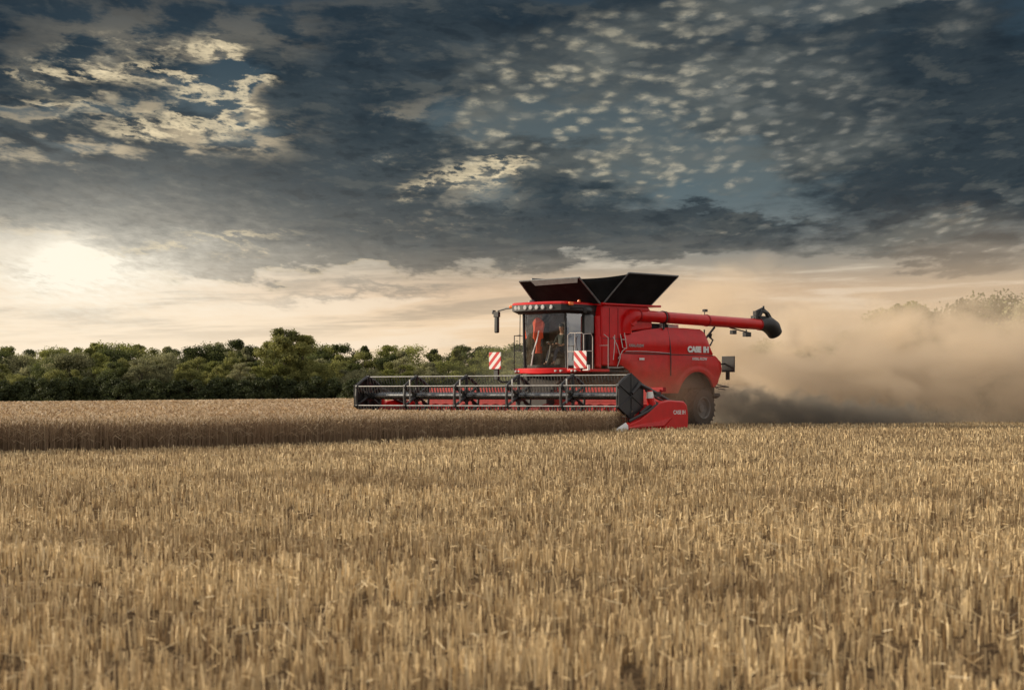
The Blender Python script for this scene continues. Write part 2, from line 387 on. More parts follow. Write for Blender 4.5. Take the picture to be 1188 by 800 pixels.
# ------------------------------------------------------------------ mesh helpers
class MB:
    def __init__(s): s.v = []; s.f = []; s.m = []
    def add(s, vs, fs, mi=0):
        o = len(s.v); s.v += [tuple(p) for p in vs]; s.f += [tuple(i + o for i in f) for f in fs]; s.m += [mi] * len(fs)
    def box(s, x0, x1, y0, y1, z0, z1, mi=0):
        s.add([(x0, y0, z0), (x1, y0, z0), (x1, y1, z0), (x0, y1, z0), (x0, y0, z1), (x1, y0, z1), (x1, y1, z1), (x0, y1, z1)],
              [(0, 3, 2, 1), (4, 5, 6, 7), (0, 1, 5, 4), (1, 2, 6, 5), (2, 3, 7, 6), (3, 0, 4, 7)], mi)
    def bar(s, p, q, r, n=8, r2=None, mi=0, cap=True):
        p, q = Vector(p), Vector(q); d = (q - p).normalized()
        u = d.cross(Vector((0, 0, 1)))
        if u.length < 1e-3: u = Vector((1, 0, 0))
        u.normalize(); w = d.cross(u); r2 = r if r2 is None else r2
        vs = []
        for c, rr in ((p, r), (q, r2)):
            for i in range(n):
                t = 2 * math.pi * i / n
                vs.append(c + (u * math.cos(t) + w * math.sin(t)) * rr)
        fs = [(i, (i + 1) % n, n + (i + 1) % n, n + i) for i in range(n)]
        if cap: fs += [tuple(range(n))[::-1], tuple(range(n, 2 * n))]
        s.add(vs, fs, mi)
    def path(s, pts, r, n=8, mi=0):
        pts = [Vector(p) for p in pts]; vs = []; prev = None
        for k, c in enumerate(pts):
            d = (pts[min(k + 1, len(pts) - 1)] - pts[max(k - 1, 0)]).normalized()
            if prev is None:
                u = d.cross(Vector((0, 0, 1)))
                if u.length < 1e-2: u = d.cross(Vector((0, 1, 0)))
            else: u = prev - d * prev.dot(d)
            u.normalize(); prev = u; w = d.cross(u)
            rr = r[k] if isinstance(r, (list, tuple)) else r
            for i in range(n):
                t = 2 * math.pi * i / n; vs.append(c + (u * math.cos(t) + w * math.sin(t)) * rr)
        fs = []
        for k in range(len(pts) - 1):
            for i in range(n): fs.append((k * n + i, k * n + (i + 1) % n, (k + 1) * n + (i + 1) % n, (k + 1) * n + i))
        fs += [tuple(range(n))[::-1], tuple(range((len(pts) - 1) * n, len(pts) * n))]
        s.add(vs, fs, mi)
    def prism(s, poly, y0, y1, mi=0):
        """polygon in (x, z) swept from y0 to y1"""
        n = len(poly)
        vs = [(x, y0, z) for x, z in poly] + [(x, y1, z) for x, z in poly]
        s.add(vs, [tuple(range(n)), tuple(range(n, 2 * n))[::-1]] + [(i, n + i, n + (i + 1) % n, (i + 1) % n) for i in range(n)], mi)
    def lathe(s, prof, c, axis='y', n=32, mi=0):
        """prof: list of (radius, offset along axis)"""
        vs = []
        for r, h in prof:
            for i in range(n):
                t = 2 * math.pi * i / n; a, b = r * math.cos(t), r * math.sin(t)
                vs.append((c[0] + a, c[1] + h, c[2] + b) if axis == 'y' else ((c[0] + a, c[1] + b, c[2] + h) if axis == 'z' else (c[0] + h, c[1] + a, c[2] + b)))
        fs = []
        for k in range(len(prof) - 1):
            for i in range(n): fs.append((k * n + i, k * n + (i + 1) % n, (k + 1) * n + (i + 1) % n, (k + 1) * n + i))
        s.add(vs, fs, mi)
    def slab(s, quad, th, mi=0):
        """a four-cornered panel with thickness"""
        q = [Vector(p) for p in quad]; nrm = (q[1] - q[0]).cross(q[2] - q[0]).normalized() * th
        n = len(q); vs = q + [p + nrm for p in q]
        s.add(vs, [tuple(range(n))[::-1], tuple(range(n, 2 * n))] + [(i, (i + 1) % n, n + (i + 1) % n, n + i) for i in range(n)], mi)
    def build(s, name, mats, parent=None, bevel=0.0, smooth=False, seg=2):
        me = bpy.data.meshes.new(name); me.from_pydata(s.v, [], s.f); me.update()
        bm = bmesh.new(); bm.from_mesh(me); bmesh.ops.recalc_face_normals(bm, faces=bm.faces); bm.to_mesh(me); bm.free()
        mats = mats if isinstance(mats, (list, tuple)) else [mats]
        for m in mats: me.materials.append(m)
        if len(mats) > 1: me.polygons.foreach_set('material_index', s.m)
        o = bpy.data.objects.new(name, me); COL.objects.link(o)
        if parent is not None: o.parent = parent
        if bevel:
            b = o.modifiers.new('bevel', 'BEVEL'); b.width = bevel; b.segments = seg; b.limit_method = 'ANGLE'; b.angle_limit = R(30)
        if smooth or bevel:
            me.polygons.foreach_set('use_smooth', [True] * len(me.polygons))
            try: me.set_sharp_from_angle(angle=R(35))
            except Exception: pass
        return o
def tag(o, label=None, cat=None, group=None, kind=None):
    if label: o['label'] = label
    if cat: o['category'] = cat
    if group: o['group'] = group
    if kind: o['kind'] = kind
    return o
def fast_mesh(name, verts, quads, mats, rnd=None, tris=None, midx=None):
    me = bpy.data.meshes.new(name)
    nv, nq = len(verts), len(quads)
    me.vertices.add(nv); me.vertices.foreach_set('co', verts.astype(np.float32).ravel())
    me.loops.add(nq * 4); me.loops.foreach_set('vertex_index', quads.astype(np.int32).ravel())
    me.polygons.add(nq)
    me.polygons.foreach_set('loop_start', np.arange(nq, dtype=np.int32) * 4)
    for m in mats: me.materials.append(m)
    if midx is not None: me.polygons.foreach_set('material_index', midx.astype(np.int32))
    me.update(calc_edges=True)
    if rnd is not None:
        a = me.attributes.new('rnd', 'FLOAT', 'POINT'); a.data.foreach_set('value', rnd.astype(np.float32))
    return me

# ------------------------------------------------------------------ terrain
S_, C_ = 0.66, 0.7513          # the harvester drives along (-S_, -C_)
OX, OY = 2.07, 82.2
def ss(x, a, b):
    t = np.clip((x - a) / (b - a), 0, 1); return t * t * (3 - 2 * t)
def ground_z(x, y):
    x = np.asarray(x, float); y = np.asarray(y, float)
    left = ss(y, 90, 250) * np.clip(0.34 + 0.0098 * x, -0.8, 0.4) * (1 - ss(x, -5, 12))
    right = -np.maximum(0, y - 92) * 0.028 * ss(x + (y - 92) * 0.0, 2, 13)
    right = np.maximum(right, -4.2)
    near = 0.025 * np.sin(x * 0.35 + 1.0) * np.sin(y * 0.16) * ss(y, 10, 20) * (1 - ss(y, 60, 75))
    return left + right + near
ga = np.concatenate([np.arange(-3, 40, 0.5), np.arange(40, 130, 1.5), np.arange(130, 320, 6), np.array([320, 400, 550, 800, 1200, 2000, 3500])])
gx = np.concatenate([np.array([-3000, -1500, -700, -300, -160]), np.arange(-110, -30, 8), np.arange(-30, 50, 1.0), np.arange(50, 130, 8), np.array([160, 300, 700, 1500, 3000])])
XX, YY = np.meshgrid(gx, ga); ZZ = ground_z(XX, YY)
gv = np.stack([XX, YY, ZZ], -1).reshape(-1, 3)
nx, ny = len(gx), len(ga)
ii, jj = np.meshgrid(np.arange(nx - 1), np.arange(ny - 1))
i0 = (jj * nx + ii).ravel()
gme = fast_mesh('field_ground', gv, np.stack([i0, i0 + 1, i0 + 1 + nx, i0 + nx], 1), [SOIL])
go = bpy.data.objects.new('field_ground', gme); COL.objects.link(go); go['kind'] = 'structure'
gme.polygons.foreach_set('use_smooth', [True] * len(gme.polygons))

# edge of the standing crop: X of the edge for a given Y
EY = np.array([20, 36, 43.3, 45.5, 48.75, 54.3, 63.7, 71.7, 74.3])
EX = np.array([-22, -13.2, -10.95, -10.4, -7.4, -4.05, 0.15, 2.9, 3.5])
def local_ab(x, y):
    rx, ry = x - OX, y - OY
    return -(rx * S_ + ry * C_), rx * C_ - ry * S_
def in_wheat(x, y, pad=0.0):
    a, b = local_ab(x, y)
    near = (y <= 74.3) & (x < np.interp(y, EY, EX) - pad)
    mid = (y > 74.3) & (a > 4.05 + pad) & (b < 6.2 - pad)
    far = (y > 74.3) & (b < -6.45 - pad) & (x < 9)
    return (near | mid | far) & (y < 262)
rng = np.random.default_rng(7)
def wedge(dens, y0, y1, k=0.242, extra=6.0):
    """random ground points in the part of the field the camera can look over and some metres more on either side, uniform in area"""
    area = k * (y1 * y1 - y0 * y0) + 2 * extra * (y1 - y0); n = int(dens * area)
    y = rng.uniform(y0, y1, int(n * 2.2)); y = y[rng.random(len(y)) < (k * y + extra) / (k * y1 + extra)][:n]
    x = (rng.random(len(y)) * 2 - 1) * (k * y + extra)
    return x, y
def blades(x, y, h, w, lean=0.12, levels=3, rnd=None, z0=None, facing=0.9, taper=0.25):
    """upright narrow strips, each bent a little; returns verts, quads, rnd"""
    n = len(x); h = np.broadcast_to(h, (n,)); w = np.broadcast_to(w, (n,))
    z = ground_z(x, y) if z0 is None else z0
    th = rng.normal(0, facing, n)                       # mostly broadside
    dxw, dyw = np.cos(th), np.sin(th)
    la = rng.random(n) * 2 * np.pi; ll = np.abs(rng.normal(0, lean, n)) * h
    V = np.empty((n, levels, 2, 3)); tt = np.linspace(0, 1, levels)
    for k, t in enumerate(tt):
        cx = x + np.cos(la) * ll * t ** 1.6; cyy = y + np.sin(la) * ll * t ** 1.6; cz = z + h * t
        ww = w * (1 - taper * t) * 0.5
        V[:, k, 0] = np.stack([cx - dxw * ww, cyy - dyw * ww, cz], -1)
        V[:, k, 1] = np.stack([cx + dxw * ww, cyy + dyw * ww, cz], -1)
    base = (np.arange(n) * levels * 2)[:, None]
    q = np.concatenate([base + np.array([[2 * k, 2 * k + 1, 2 * k + 3, 2 * k + 2]]) for k in range(levels - 1)], 0)
    r = rng.random(n) if rnd is None else rnd
    tops = (x + np.cos(la) * ll, y + np.sin(la) * ll, z + h, la)
    return V.reshape(-1, 3), q, np.repeat(r, levels * 2), tops
class Bag:
    def __init__(s): s.V = []; s.Q = []; s.R = []; s.n = 0
    def add(s, v, q, r): s.V.append(v); s.Q.append(q + s.n); s.R.append(r); s.n += len(v)
    def obj(s, name, mats):
        me = fast_mesh(name, np.concatenate(s.V), np.concatenate(s.Q), mats, np.concatenate(s.R))
        o = bpy.data.objects.new(name, me); COL.objects.link(o); return o

DENS = 0.35 if QUICK else 1.0
def tramline(x, y):
    """two old wheel tracks that run beside the crop edge, and small bare spots"""
    d = x - np.interp(y, EY, EX)
    dd = d * 0.62
    wob = 0.06 * np.sin(y * 0.9) + 0.05 * np.sin(y * 0.37)
    t = (np.abs(dd - 8.1 + wob) < 0.17) | (np.abs(dd - 10.0 + wob) < 0.13)
    return t & (y < 70)
def patch(x, y, f, seed):
    return 0.5 + 0.25 * (np.sin(x * f + seed) * np.cos(y * f * 0.6 + seed * 2) + np.sin(x * f * 2.3 + y * f * 1.1 + seed * 3) * 0.7 + np.cos(y * f * 1.9 - x * f * 0.7 + seed) * 0.5)
bag = Bag()
for (y0, y1, dens, w, hh) in ((6.0, 12, 540, 0.0072, 0.10), (12, 20, 500, 0.0080, 0.10), (20, 34, 260, 0.0098, 0.105), (34, 52, 122, 0.0145, 0.105), (52, 74, 62, 0.021, 0.11), (74, 97, 42, 0.029, 0.12)):
    x, y = wedge(dens, y0, y1)
    # drilled in rows that run beside the crop edge: pull each stem towards its row
    c_, s_ = math.cos(0.46), math.sin(0.46)
    u = x * c_ - y * s_; row = np.round(u / 0.125) * 0.125
    pull = 0.55 if y1 < 40 else 0.0
    x = x + (row - u) * pull * c_; y = y - (row - u) * pull * s_
    if y1 < 40:
        nt_ = len(x) // 7; k7 = rng.integers(0, nt_, len(x)); sg_ = 0.016 if y1 < 21 else 0.024
        x = x[:nt_][k7] + rng.normal(0, sg_, len(x)); y = y[:nt_][k7] + rng.normal(0, sg_, len(x))
    keep = ~in_wheat(x, y) & ~(tramline(x, y) & (rng.random(len(x)) < 0.96))
    pt = patch(x, y, 1.7, 1.0) + patch(x, y, 5.5, 4.0) - 0.5
    keep &= rng.random(len(x)) < np.clip(0.45 + pt * 1.0, 0.4, 1)
    x, y, pt = x[keep], y[keep], pt[keep]
    h = hh * np.clip(rng.normal(1, 0.24, len(x)), 0.35, 1.7) * (0.8 + 0.4 * pt)
    r = np.clip(rng.beta(2.2, 2.0, len(x)) * 0.85 + 0.15 * pt, 0, 1)
    v, q, rr, _ = blades(x, y, h, w * rng.uniform(0.6, 1.5, len(x)), 0.10, 3, r)
    bag.add(v, q, rr)
    # loose chopped straw caught between the stems
    k = rng.random(len(x)) < 0.08
    xs, ys = x[k] + rng.normal(0, 0.05, k.sum()), y[k] + rng.normal(0, 0.05, k.sum())
    m = len(xs); L = rng.uniform(0.04, 0.12, m); an = rng.random(m) * 6.28; zz = ground_z(xs, ys) + rng.uniform(0.02, 0.15, m)
    dz_ = rng.normal(0, 0.35, m) * L; ww = w * 0.5
    A = np.stack([xs, ys, zz], -1); Bp = A + np.stack([np.cos(an) * L, np.sin(an) * L, dz_], -1); up_ = np.array([0, 0, 1.0]) * ww
    V = np.stack([A, Bp, Bp + up_, A + up_], 1).reshape(-1, 3)
    bag.add(V, np.arange(4 * m).reshape(m, 4), np.repeat(rng.uniform(0.4, 1, m), 4))
st = bag.obj('stubble', [STUB]); tag(st, 'cut golden straw stubble covering the whole foreground field', 'stubble', kind='stuff')

# standing wheat
bag = Bag()
def wheat(x, y, h, ws, wh, hl, leaf=0.5):
    n = len(x)
    v, q, rr, (tx, ty, tz, la) = blades(x, y, h, ws, 0.10, 3, np.clip(rng.beta(2, 2.6, n) * 0.6, 0, 1), taper=0.1)  # stems toned lower than the ears: shade put into their colour
    bag.add(v, q, rr)
    # nodding ears
    for k in (0, 1):
        th = rng.random(n) * 3.14 if k == 0 else None
        th = th if k == 0 else thp + 1.57
        thp = th
        d1 = np.stack([np.cos(la) * 0.35, np.sin(la) * 0.35, np.full(n, 0.9)], -1) * hl[:, None]
        p0 = np.stack([tx, ty, tz], -1); wv = np.stack([np.cos(th), np.sin(th), np.zeros(n)], -1)
        p1 = p0 + d1 * 0.5; p2 = p0 + d1 + np.stack([np.cos(la), np.sin(la), -np.ones(n) * 0.5], -1) * (hl * 0.25)[:, None]
        W = np.broadcast_to(wh, (n,))[:, None]
        V = np.stack([p0 - wv * W * 0.3, p0 + wv * W * 0.3, p1 - wv * W * 0.5, p1 + wv * W * 0.5, p2 - wv * W * 0.25, p2 + wv * W * 0.25], 1).reshape(-1, 3)
        b = (np.arange(n) * 6)[:, None]
        Q = np.concatenate([b + np.array([[0, 1, 3, 2]]), b + np.array([[2, 3, 5, 4]])], 0)
        bag.add(V, Q, np.repeat(np.clip(rng.beta(3, 2, n) + 0.1, 0, 1), 6))
    k = rng.random(n) < leaf
    if k.any():
        m = int(k.sum()); hs = h[k] * rng.uniform(0.35, 0.85, m); an = rng.random(m) * 6.28; L = rng.uniform(0.10, 0.22, m)
        A = np.stack([x[k], y[k], ground_z(x[k], y[k]) + hs], -1); D = np.stack([np.cos(an), np.sin(an), np.full(m, 0.5)], -1) * L[:, None]
        E_ = A + D; F_ = E_ + D * np.array([0.6, 0.6, -1.2]); W = np.array([0, 0, 1.0]) * (np.broadcast_to(ws, (n,))[k] * 1.3)[:, None]
        V = np.stack([A, E_, E_ + W, A + W, F_, F_ + W * 0.3], 1).reshape(-1, 3); b = (np.arange(m) * 6)[:, None]
        Q = np.concatenate([b + np.array([[0, 1, 2, 3]]), b + np.array([[1, 4, 5, 2]])], 0)
        bag.add(V, Q, np.repeat(rng.uniform(0, 0.7, m), 6))
# dense strip along the cut edge
def edge_strip(d0, d1, dens, ws, wh):
    n = int(dens * (d1 - d0) * 62 * DENS)
    y = rng.uniform(30, 75.5, n); x = np.interp(y, EY, EX) - rng.uniform(d0, d1, n) * 1.35 + rng.normal(0, 0.03, n)
    k = in_wheat(x, y) & (x > -0.24 * y - 5); x, y = x[k], y[k]
    h = 0.60 * np.clip(rng.normal(1, 0.075, len(x)), 0.6, 1.2) * (0.97 + 0.06 * patch(x, y, 0.8, 2)) * np.interp(y, [45, 60, 74], [1.06, 1.0, 0.92])
    wheat(x, y, h, ws * rng.uniform(0.6, 1.4, len(x)), wh, 0.075 * rng.uniform(0.7, 1.3, len(x)))
edge_strip(0.0, 0.5, 330, 0.009, 0.024)
edge_strip(0.5, 1.2, 260, 0.009, 0.026)
edge_strip(1.2, 3.5, 110, 0.011, 0.03)
# in front of the header and on its far side
n = int(9000 * DENS); b_ = rng.uniform(-6.3, 6.2, n); a_ = 4.05 + rng.random(n) ** 1.5 * 5
x = OX - a_ * S_ + b_ * C_; y = OY - a_ * C_ - b_ * S_; k = in_wheat(x, y); x, y = x[k], y[k]
wheat(x, y, 0.56 * np.clip(rng.normal(1, 0.08, len(x)), 0.6, 1.2), np.full(len(x), 0.013), 0.03, np.full(len(x), 0.075))
for (y0, y1, dens, ws, wh, hl) in ((34, 60, 36, 0.02, 0.05, 0.10), (60, 90, 24, 0.025, 0.06, 0.11), (90, 140, 11, 0.04, 0.10, 0.14), (140, 262, 2.6, 0.08, 0.22, 0.2)):
    n = int(dens * 0.2285 * 1.06 * (y1 * y1 - y0 * y0) * 0.56 * DENS)
    y = np.sqrt(rng.random(n) * (y1 * y1 - y0 * y0) + y0 * y0); x = -0.245 * y - 4 + rng.random(n) * (0.245 * y + 8)
    k = in_wheat(x, y, 0.5); x, y = x[k], y[k]
    h = 0.585 * np.clip(rng.normal(1, 0.06, len(x)), 0.8, 1.16) * (0.97 + 0.06 * patch(x, y, 0.5, 2))
    if len(x): wheat(x, y, h, np.full(len(x), ws), wh, np.full(len(x), hl), 0.0)
# closed canopy under the ears
cyv = np.concatenate([np.arange(30, 100, 0.4), np.arange(100, 262, 2.0)]); cxv = np.arange(-70, 9, 0.4)
CX, CY = np.meshgrid(cxv, cyv); ok = in_wheat(CX, CY, 0.95) & (CX > -0.25 * CY - 5)
CZ = ground_z(CX, CY) + 0.50 + rng.normal(0, 0.035, CX.shape) + 0.02 * patch(CX, CY, 0.5, 2)
nxc = len(cxv); cell = ok[:-1, :-1] & ok[1:, :-1] & ok[:-1, 1:] & ok[1:, 1:]
jj, ii = np.nonzero(cell); i0 = jj * nxc + ii
wo = bag.obj('standing_wheat', [WHEAT])
tag(wo, 'uncut ripe wheat standing along the dark cut edge at left', 'wheat', kind='stuff')
cv = np.stack([CX, CY, CZ], -1).reshape(-1, 3); Q = np.stack([i0, i0 + 1, i0 + 1 + nxc, i0 + nxc], 1)
used, inv = np.unique(Q, return_inverse=True)
cme = fast_mesh('wheat_canopy', cv[used], inv.reshape(Q.shape), [CANOPY])
co_ = bpy.data.objects.new('wheat_canopy', cme); COL.objects.link(co_); co_.parent = wo
#@VEGEND
# ------------------------------------------------------------------ combine harvester
# local frame: +x drives forward, +y is the machine's left, z up, origin on the ground under the front axle
HZ = float(ground_z(OX, OY))
harv = bpy.data.objects.new('combine_harvester', None); COL.objects.link(harv)
harv.location = (OX, OY, HZ); harv.rotation_euler = (0, 0, math.atan2(-C_, -S_))
tag(harv, 'red combine harvester with a wide grain header cutting along the standing wheat', 'combine harvester')

def loft(rows, close_back=0.10, flip=False):
    """rows of outer points (bottom to top for each column); closed shell with a back face moved inwards by close_back"""
    mb = MB(); nc, nr = len(rows), len(rows[0])
    sgn = -1 if not flip else 1
    outer = [p for c in rows for p in c]; inner = [(p[0], p[1] + sgn * close_back, p[2]) for p in outer]
    N = nc * nr; fs = []
    for i in range(nc - 1):
        for j in range(nr - 1):
            a = i * nr + j; fs.append((a, a + 1, a + nr + 1, a + nr)); fs.append((N + a, N + a + nr, N + a + nr + 1, N + a + 1))
    for i in range(nc - 1):
        for j in (0, nr - 1):
            a = i * nr + j; fs.append((a, a + nr, N + a + nr, N + a))
    for j in range(nr - 1):
        for i in (0, nc - 1):
            a = i * nr + j; fs.append((a, N + a, N + a + 1, a + 1))
    mb.add(outer + inner, fs); return mb
def interp(x, pts):
    xs = [p[0] for p in pts]; zs = [p[1] for p in pts]
    return float(np.interp(x, xs, zs))
def text(body, parent, size, pos, mat, name='lettering', ext=0.004, shear=0.0, offset=0.0, side='left', sx=1.0):
    cu = bpy.data.curves.new(name, 'FONT'); cu.body = body; cu.size = size; cu.extrude = ext; cu.shear = shear; cu.offset = offset
    cu.align_x = 'LEFT'; cu.materials.append(mat)
    o = bpy.data.objects.new(name, cu); COL.objects.link(o); o.parent = parent
    if side == 'left': m = Matrix(((-sx, 0, 0), (0, 0, 1), (0, 1, 0))).to_4x4()
    else: m = Matrix(((0, 0, 1), (sx, 0, 0), (0, 1, 0))).to_4x4()
    bpy.context.view_layer.update()
    me = bpy.data.meshes.new_from_object(o.evaluated_get(bpy.context.evaluated_depsgraph_get()))
    bpy.data.objects.remove(o); o = bpy.data.objects.new(name, me); COL.objects.link(o); o.parent = parent
    o.matrix_local = Matrix.Translation(pos) @ m
    return o

# --- chassis, axles, engine deck, hidden inner body
mb = MB()
mb.box(-6.9, 0.9, -0.85, 0.85, 0.85, 1.5)
mb.box(-6.6, -0.6, -1.30, 1.30, 1.5, 3.35)
mb.box(-5.2, -1.5, -1.25, 1.25, 3.35, 3.66)
mb.box(-0.25, 0.25, -1.45, 1.45, 0.85, 1.25)
mb.box(-6.15, -5.85, -1.35, 1.35, 0.6, 0.85)
mb.box(-7.15, -6.4, -1.0, 1.0, 0.95, 1.7)
mb.box(-0.6, 1.0, -1.2, 1.2, 1.5, 2.0)
chas = mb.build('chassis', DARK, harv, 0.03)
mb = MB()
mb.box(-4.6, -3.4, -0.4, 1.15, 3.66, 3.92); mb.bar((-3.0, 1.2, 3.6), (-3.0, 1.2, 3.95), 0.09, 10); mb.path([(-1.6, 1.2, 3.62), (-2.0, 1.35, 3.85), (-2.6, 1.3, 3.88), (-3.2, 1.25, 3.75)], 0.06)
mb.bar((-4.2, 1.3, 3.80), (-4.2, -1.0, 3.80), 0.13, 12); mb.box(-2.8, -2.2, 1.0, 1.3, 3.62, 3.86)
mb.build('engine', DARK, harv, 0.015)
mb = MB(); mb.box(-5.0, -3.95, 0.9, 1.28, 3.70, 3.90); mb.build('cooler_cover', WHITEP, harv, 0.02)

# --- grain tank
tank = MB()
tank.prism([(-0.12, 2.30), (-0.12, 4.30), (-0.18, 4.52), (-2.85, 4.52), (-3.1, 4.3), (-3.1, 3.7), (-1.45, 3.55), (-1.45, 2.25)], -1.45, 1.48)
tank = tank.build('grain_tank', RED, harv, 0.05, seg=3)
mb = MB(); mb.box(-0.16, -0.02, -1.55, 1.60, 4.50, 4.58); mb.box(-3.45, -0.10, 1.42, 1.62, 4.50, 4.57); mb.box(-3.45, -0.10, -1.60, -1.42, 4.50, 4.57); mb.box(-3.5, -3.38, -1.55, 1.60, 4.50, 4.58)
mb.build('tank_rim', RED, tank, 0.015)
mb = MB(); mb.bar((-0.05, 1.36, 2.25), (-0.05, 1.32, 4.1), 0.11, 14); mb.box(-0.12, 0.0, 1.22, 1.46, 2.2, 3.35); mb.build('front_column', RED, tank, 0.02)
mb = MB(); mb.box(-0.11, 0.22, 1.01, 1.20, 2.25, 4.25); mb.build('cab_side_trim', BLACK, tank, 0.02)  # black trim added between cab and red column to make the gap dark
mb = MB()
for x_ in (-0.55, -1.05): mb.box(x_ - 0.006, x_ + 0.006, 1.482, 1.492, 2.4, 4.4)
mb.box(-1.40, -0.16, 1.482, 1.490, 3.28, 3.30); mb.build('panel_seam', BLACK, tank)
# --- folding extension covers
ext = [('front', [(0.0, -1.5, 4.56), (0.0, 1.5, 4.56), (1.0, 1.35, 5.46), (1.0, -1.5, 5.42)]),
       ('side', [(-0.14, 1.52, 4.56), (-2.90, 1.52, 4.56), (-3.62, 2.28, 5.66), (-0.62, 2.30, 5.66)]),
       ('side', [(-2.90, -1.52, 4.56), (-0.14, -1.52, 4.56), (-0.62, -2.30, 5.60), (-3.62, -2.28, 5.60)]),
       ('rear', [(-2.95, 1.5, 4.56), (-2.95, -1.5, 4.56), (-3.8, -1.35, 5.44), (-3.8, 1.35, 5.44)])]
for nm, q in ext:
    mb = MB(); mb.slab(q, 0.035); o = mb.build(nm + '_extension_panel', TARP, tank, 0.006)
    fr = MB(); n_ = (Vector(q[1]) - Vector(q[0])).cross(Vector(q[2]) - Vector(q[0])).normalized() * 0.018
    pts = [Vector(p) + n_ for p in q]
    for i in (1, 2, 3): fr.bar(pts[i], pts[(i + 1) % 4], 0.034, 6)
    fr.bar(pts[0].lerp(pts[1], 0.33), pts[3].lerp(pts[2], 0.33), 0.012, 6); fr.bar(pts[0].lerp(pts[1], 0.66), pts[3].lerp(pts[2], 0.66), 0.012, 6)
    fr.build('panel_frame', FRAMEG, tank)
webs = [[(0.0, 1.5, 4.57), (-0.14, 1.52, 4.57), (-0.62, 2.30, 5.60), (1.0, 1.35, 5.40)], [(-0.14, -1.52, 4.57), (0.0, -1.5, 4.57), (1.0, -1.5, 5.38), (-0.62, -2.30, 5.55)],
        [(-2.90, 1.52, 4.57), (-2.95, 1.5, 4.57), (-3.8, 1.35, 5.40), (-3.62, 2.28, 5.60)], [(-2.95, -1.5, 4.57), (-2.90, -1.52, 4.57), (-3.62, -2.28, 5.55), (-3.8, -1.35, 5.40)]]
for q in webs:
    mb = MB(); a, b, c, d = [Vector(p) for p in q]; N = 6; vs = []
    mid = (a + b + c + d) / 4
    for i in range(N + 1):
        for j in range(N + 1):
            u, v = i / N, j / N
            p = a.lerp(b, u).lerp(d.lerp(c, u), v); sag = math.sin(math.pi * u) * v * 0.05
            p = p + Vector((-0.3 if p.x > -1 else 0.3, -p.y / abs(p.y), 0.0)) * sag + Vector((0, 0, -sag * 0.7)); vs.append(p)
    mb.add(vs, [(i * (N + 1) + j, (i + 1) * (N + 1) + j, (i + 1) * (N + 1) + j + 1, i * (N + 1) + j + 1) for i in range(N) for j in range(N)])
    o = mb.build('corner_web', TARP, tank, smooth=True); so_ = o.modifiers.new('thickness', 'SOLIDIFY'); so_.thickness = 0.012
mb = MB(); mb.slab([(0.985, -0.75, 5.22), (0.985, 1.25, 5.27), (1.05, 1.32, 5.44), (1.05, -0.95, 5.42)], 0.01); mb.build('panel_lip', FRAMEG, tank, 0.004)

# --- side panels (both sides)
TOPL = [(-6.42, 3.40), (-6.30, 3.62), (-6.05, 3.74), (-5.0, 3.77), (-3.9, 3.76), (-2.8, 3.67), (-2.0, 3.56), (-1.30, 3.46)]
def rear_x(z): return float(np.interp(z, [2.7, 2.9, 3.4, 3.8], [-6.74, -6.70, -6.44, -6.20]))
for sgn in (1, -1):
    rows = []
    for i in range(41):
        u = i / 40; x = -6.72 + u * (6.72 - 1.25); col = []
        for j in range(13):
            t = j / 12; zt = interp(x, TOPL) if x > -6.42 else 3.40 - (-6.42 - x) * 2.0
            zb = 2.76 + 0.02 * u; z = zb + (max(zt, zb + 0.08) - zb) * t
            bul = 1.655 - 0.17 * max(0, (z - 3.0)) ** 1.5 - 0.30 * max(0, t - 0.93) - 0.10 * max(0, (-6.1 - x)) ** 1.5 - 0.02 * math.cos(t * 6)
            col.append((x, sgn * bul, z))
        rows.append(col)
    o = loft(rows, 0.09, flip=sgn < 0).build('upper_side_panel', RED, harv, smooth=True)
    if sgn > 0: up_panel = o
    # lower panel with the rear wheel arch
    rows = []
    ARC, AR = (-5.68, 0.90), 1.22
    for i in range(61):
        u = i / 60; x = -7.36 + u * (7.36 - 1.0); col = []
        top = 2.74 + 0.02 * u if x > -6.85 else 2.74 - (-6.85 - x) * 0.62
        bot = interp(x, [(-7.36, 2.05), (-7.2, 1.88), (-6.85, 1.55), (-4.62, 1.30), (-2.3, 1.30), (-1.9, 1.62), (-1.5, 2.14), (-1.0, 2.34)])
        dxa = x - ARC[0]
        if abs(dxa) < AR: bot = max(bot if x > -6.2 else 0, ARC[1] + math.sqrt(AR * AR - dxa * dxa)) if x > -6.75 else bot
        bot = min(bot, top - 0.1)
        for j in range(11):
            t = j / 10; z = bot + (top - bot) * t
            y = 1.64 + 0.035 * math.sin(min(1, t) * math.pi) - 0.05 * (1 - min(1, (z - 1.2) / 0.9)) - 0.35 * max(0, -7.0 - x) ** 1.2
            if dxa * dxa < (AR + 0.16) ** 2 and z < ARC[1] + AR + 0.16 and j < 3: y += 0.035
            col.append((x, sgn * y, z))
        rows.append(col)
    o = loft(rows, 0.09, flip=sgn < 0).build('lower_side_panel', RED_LO, harv, smooth=True)
    if sgn > 0: lo_panel = o
    mb = MB(); mb.prism([(-7.0, 1.6), (-7.42, 2.05), (-7.46, 2.5), (-7.1, 2.72), (-6.7, 2.72), (-6.7, 1.6)], sgn * 0.0, sgn * 1.50)
    if sgn > 0: hood = mb
    else:
        hood.add(mb.v, mb.f); hood.build('rear_hood', RED_LO, harv, 0.05)
mb = MB(); mb.prism([(-6.35, 2.7), (-6.72, 2.78), (-6.46, 3.38), (-6.2, 3.68), (-5.2, 3.72), (-5.2, 2.7)], -1.45, 1.45); mb.build('engine_hood', RED, harv, 0.06)
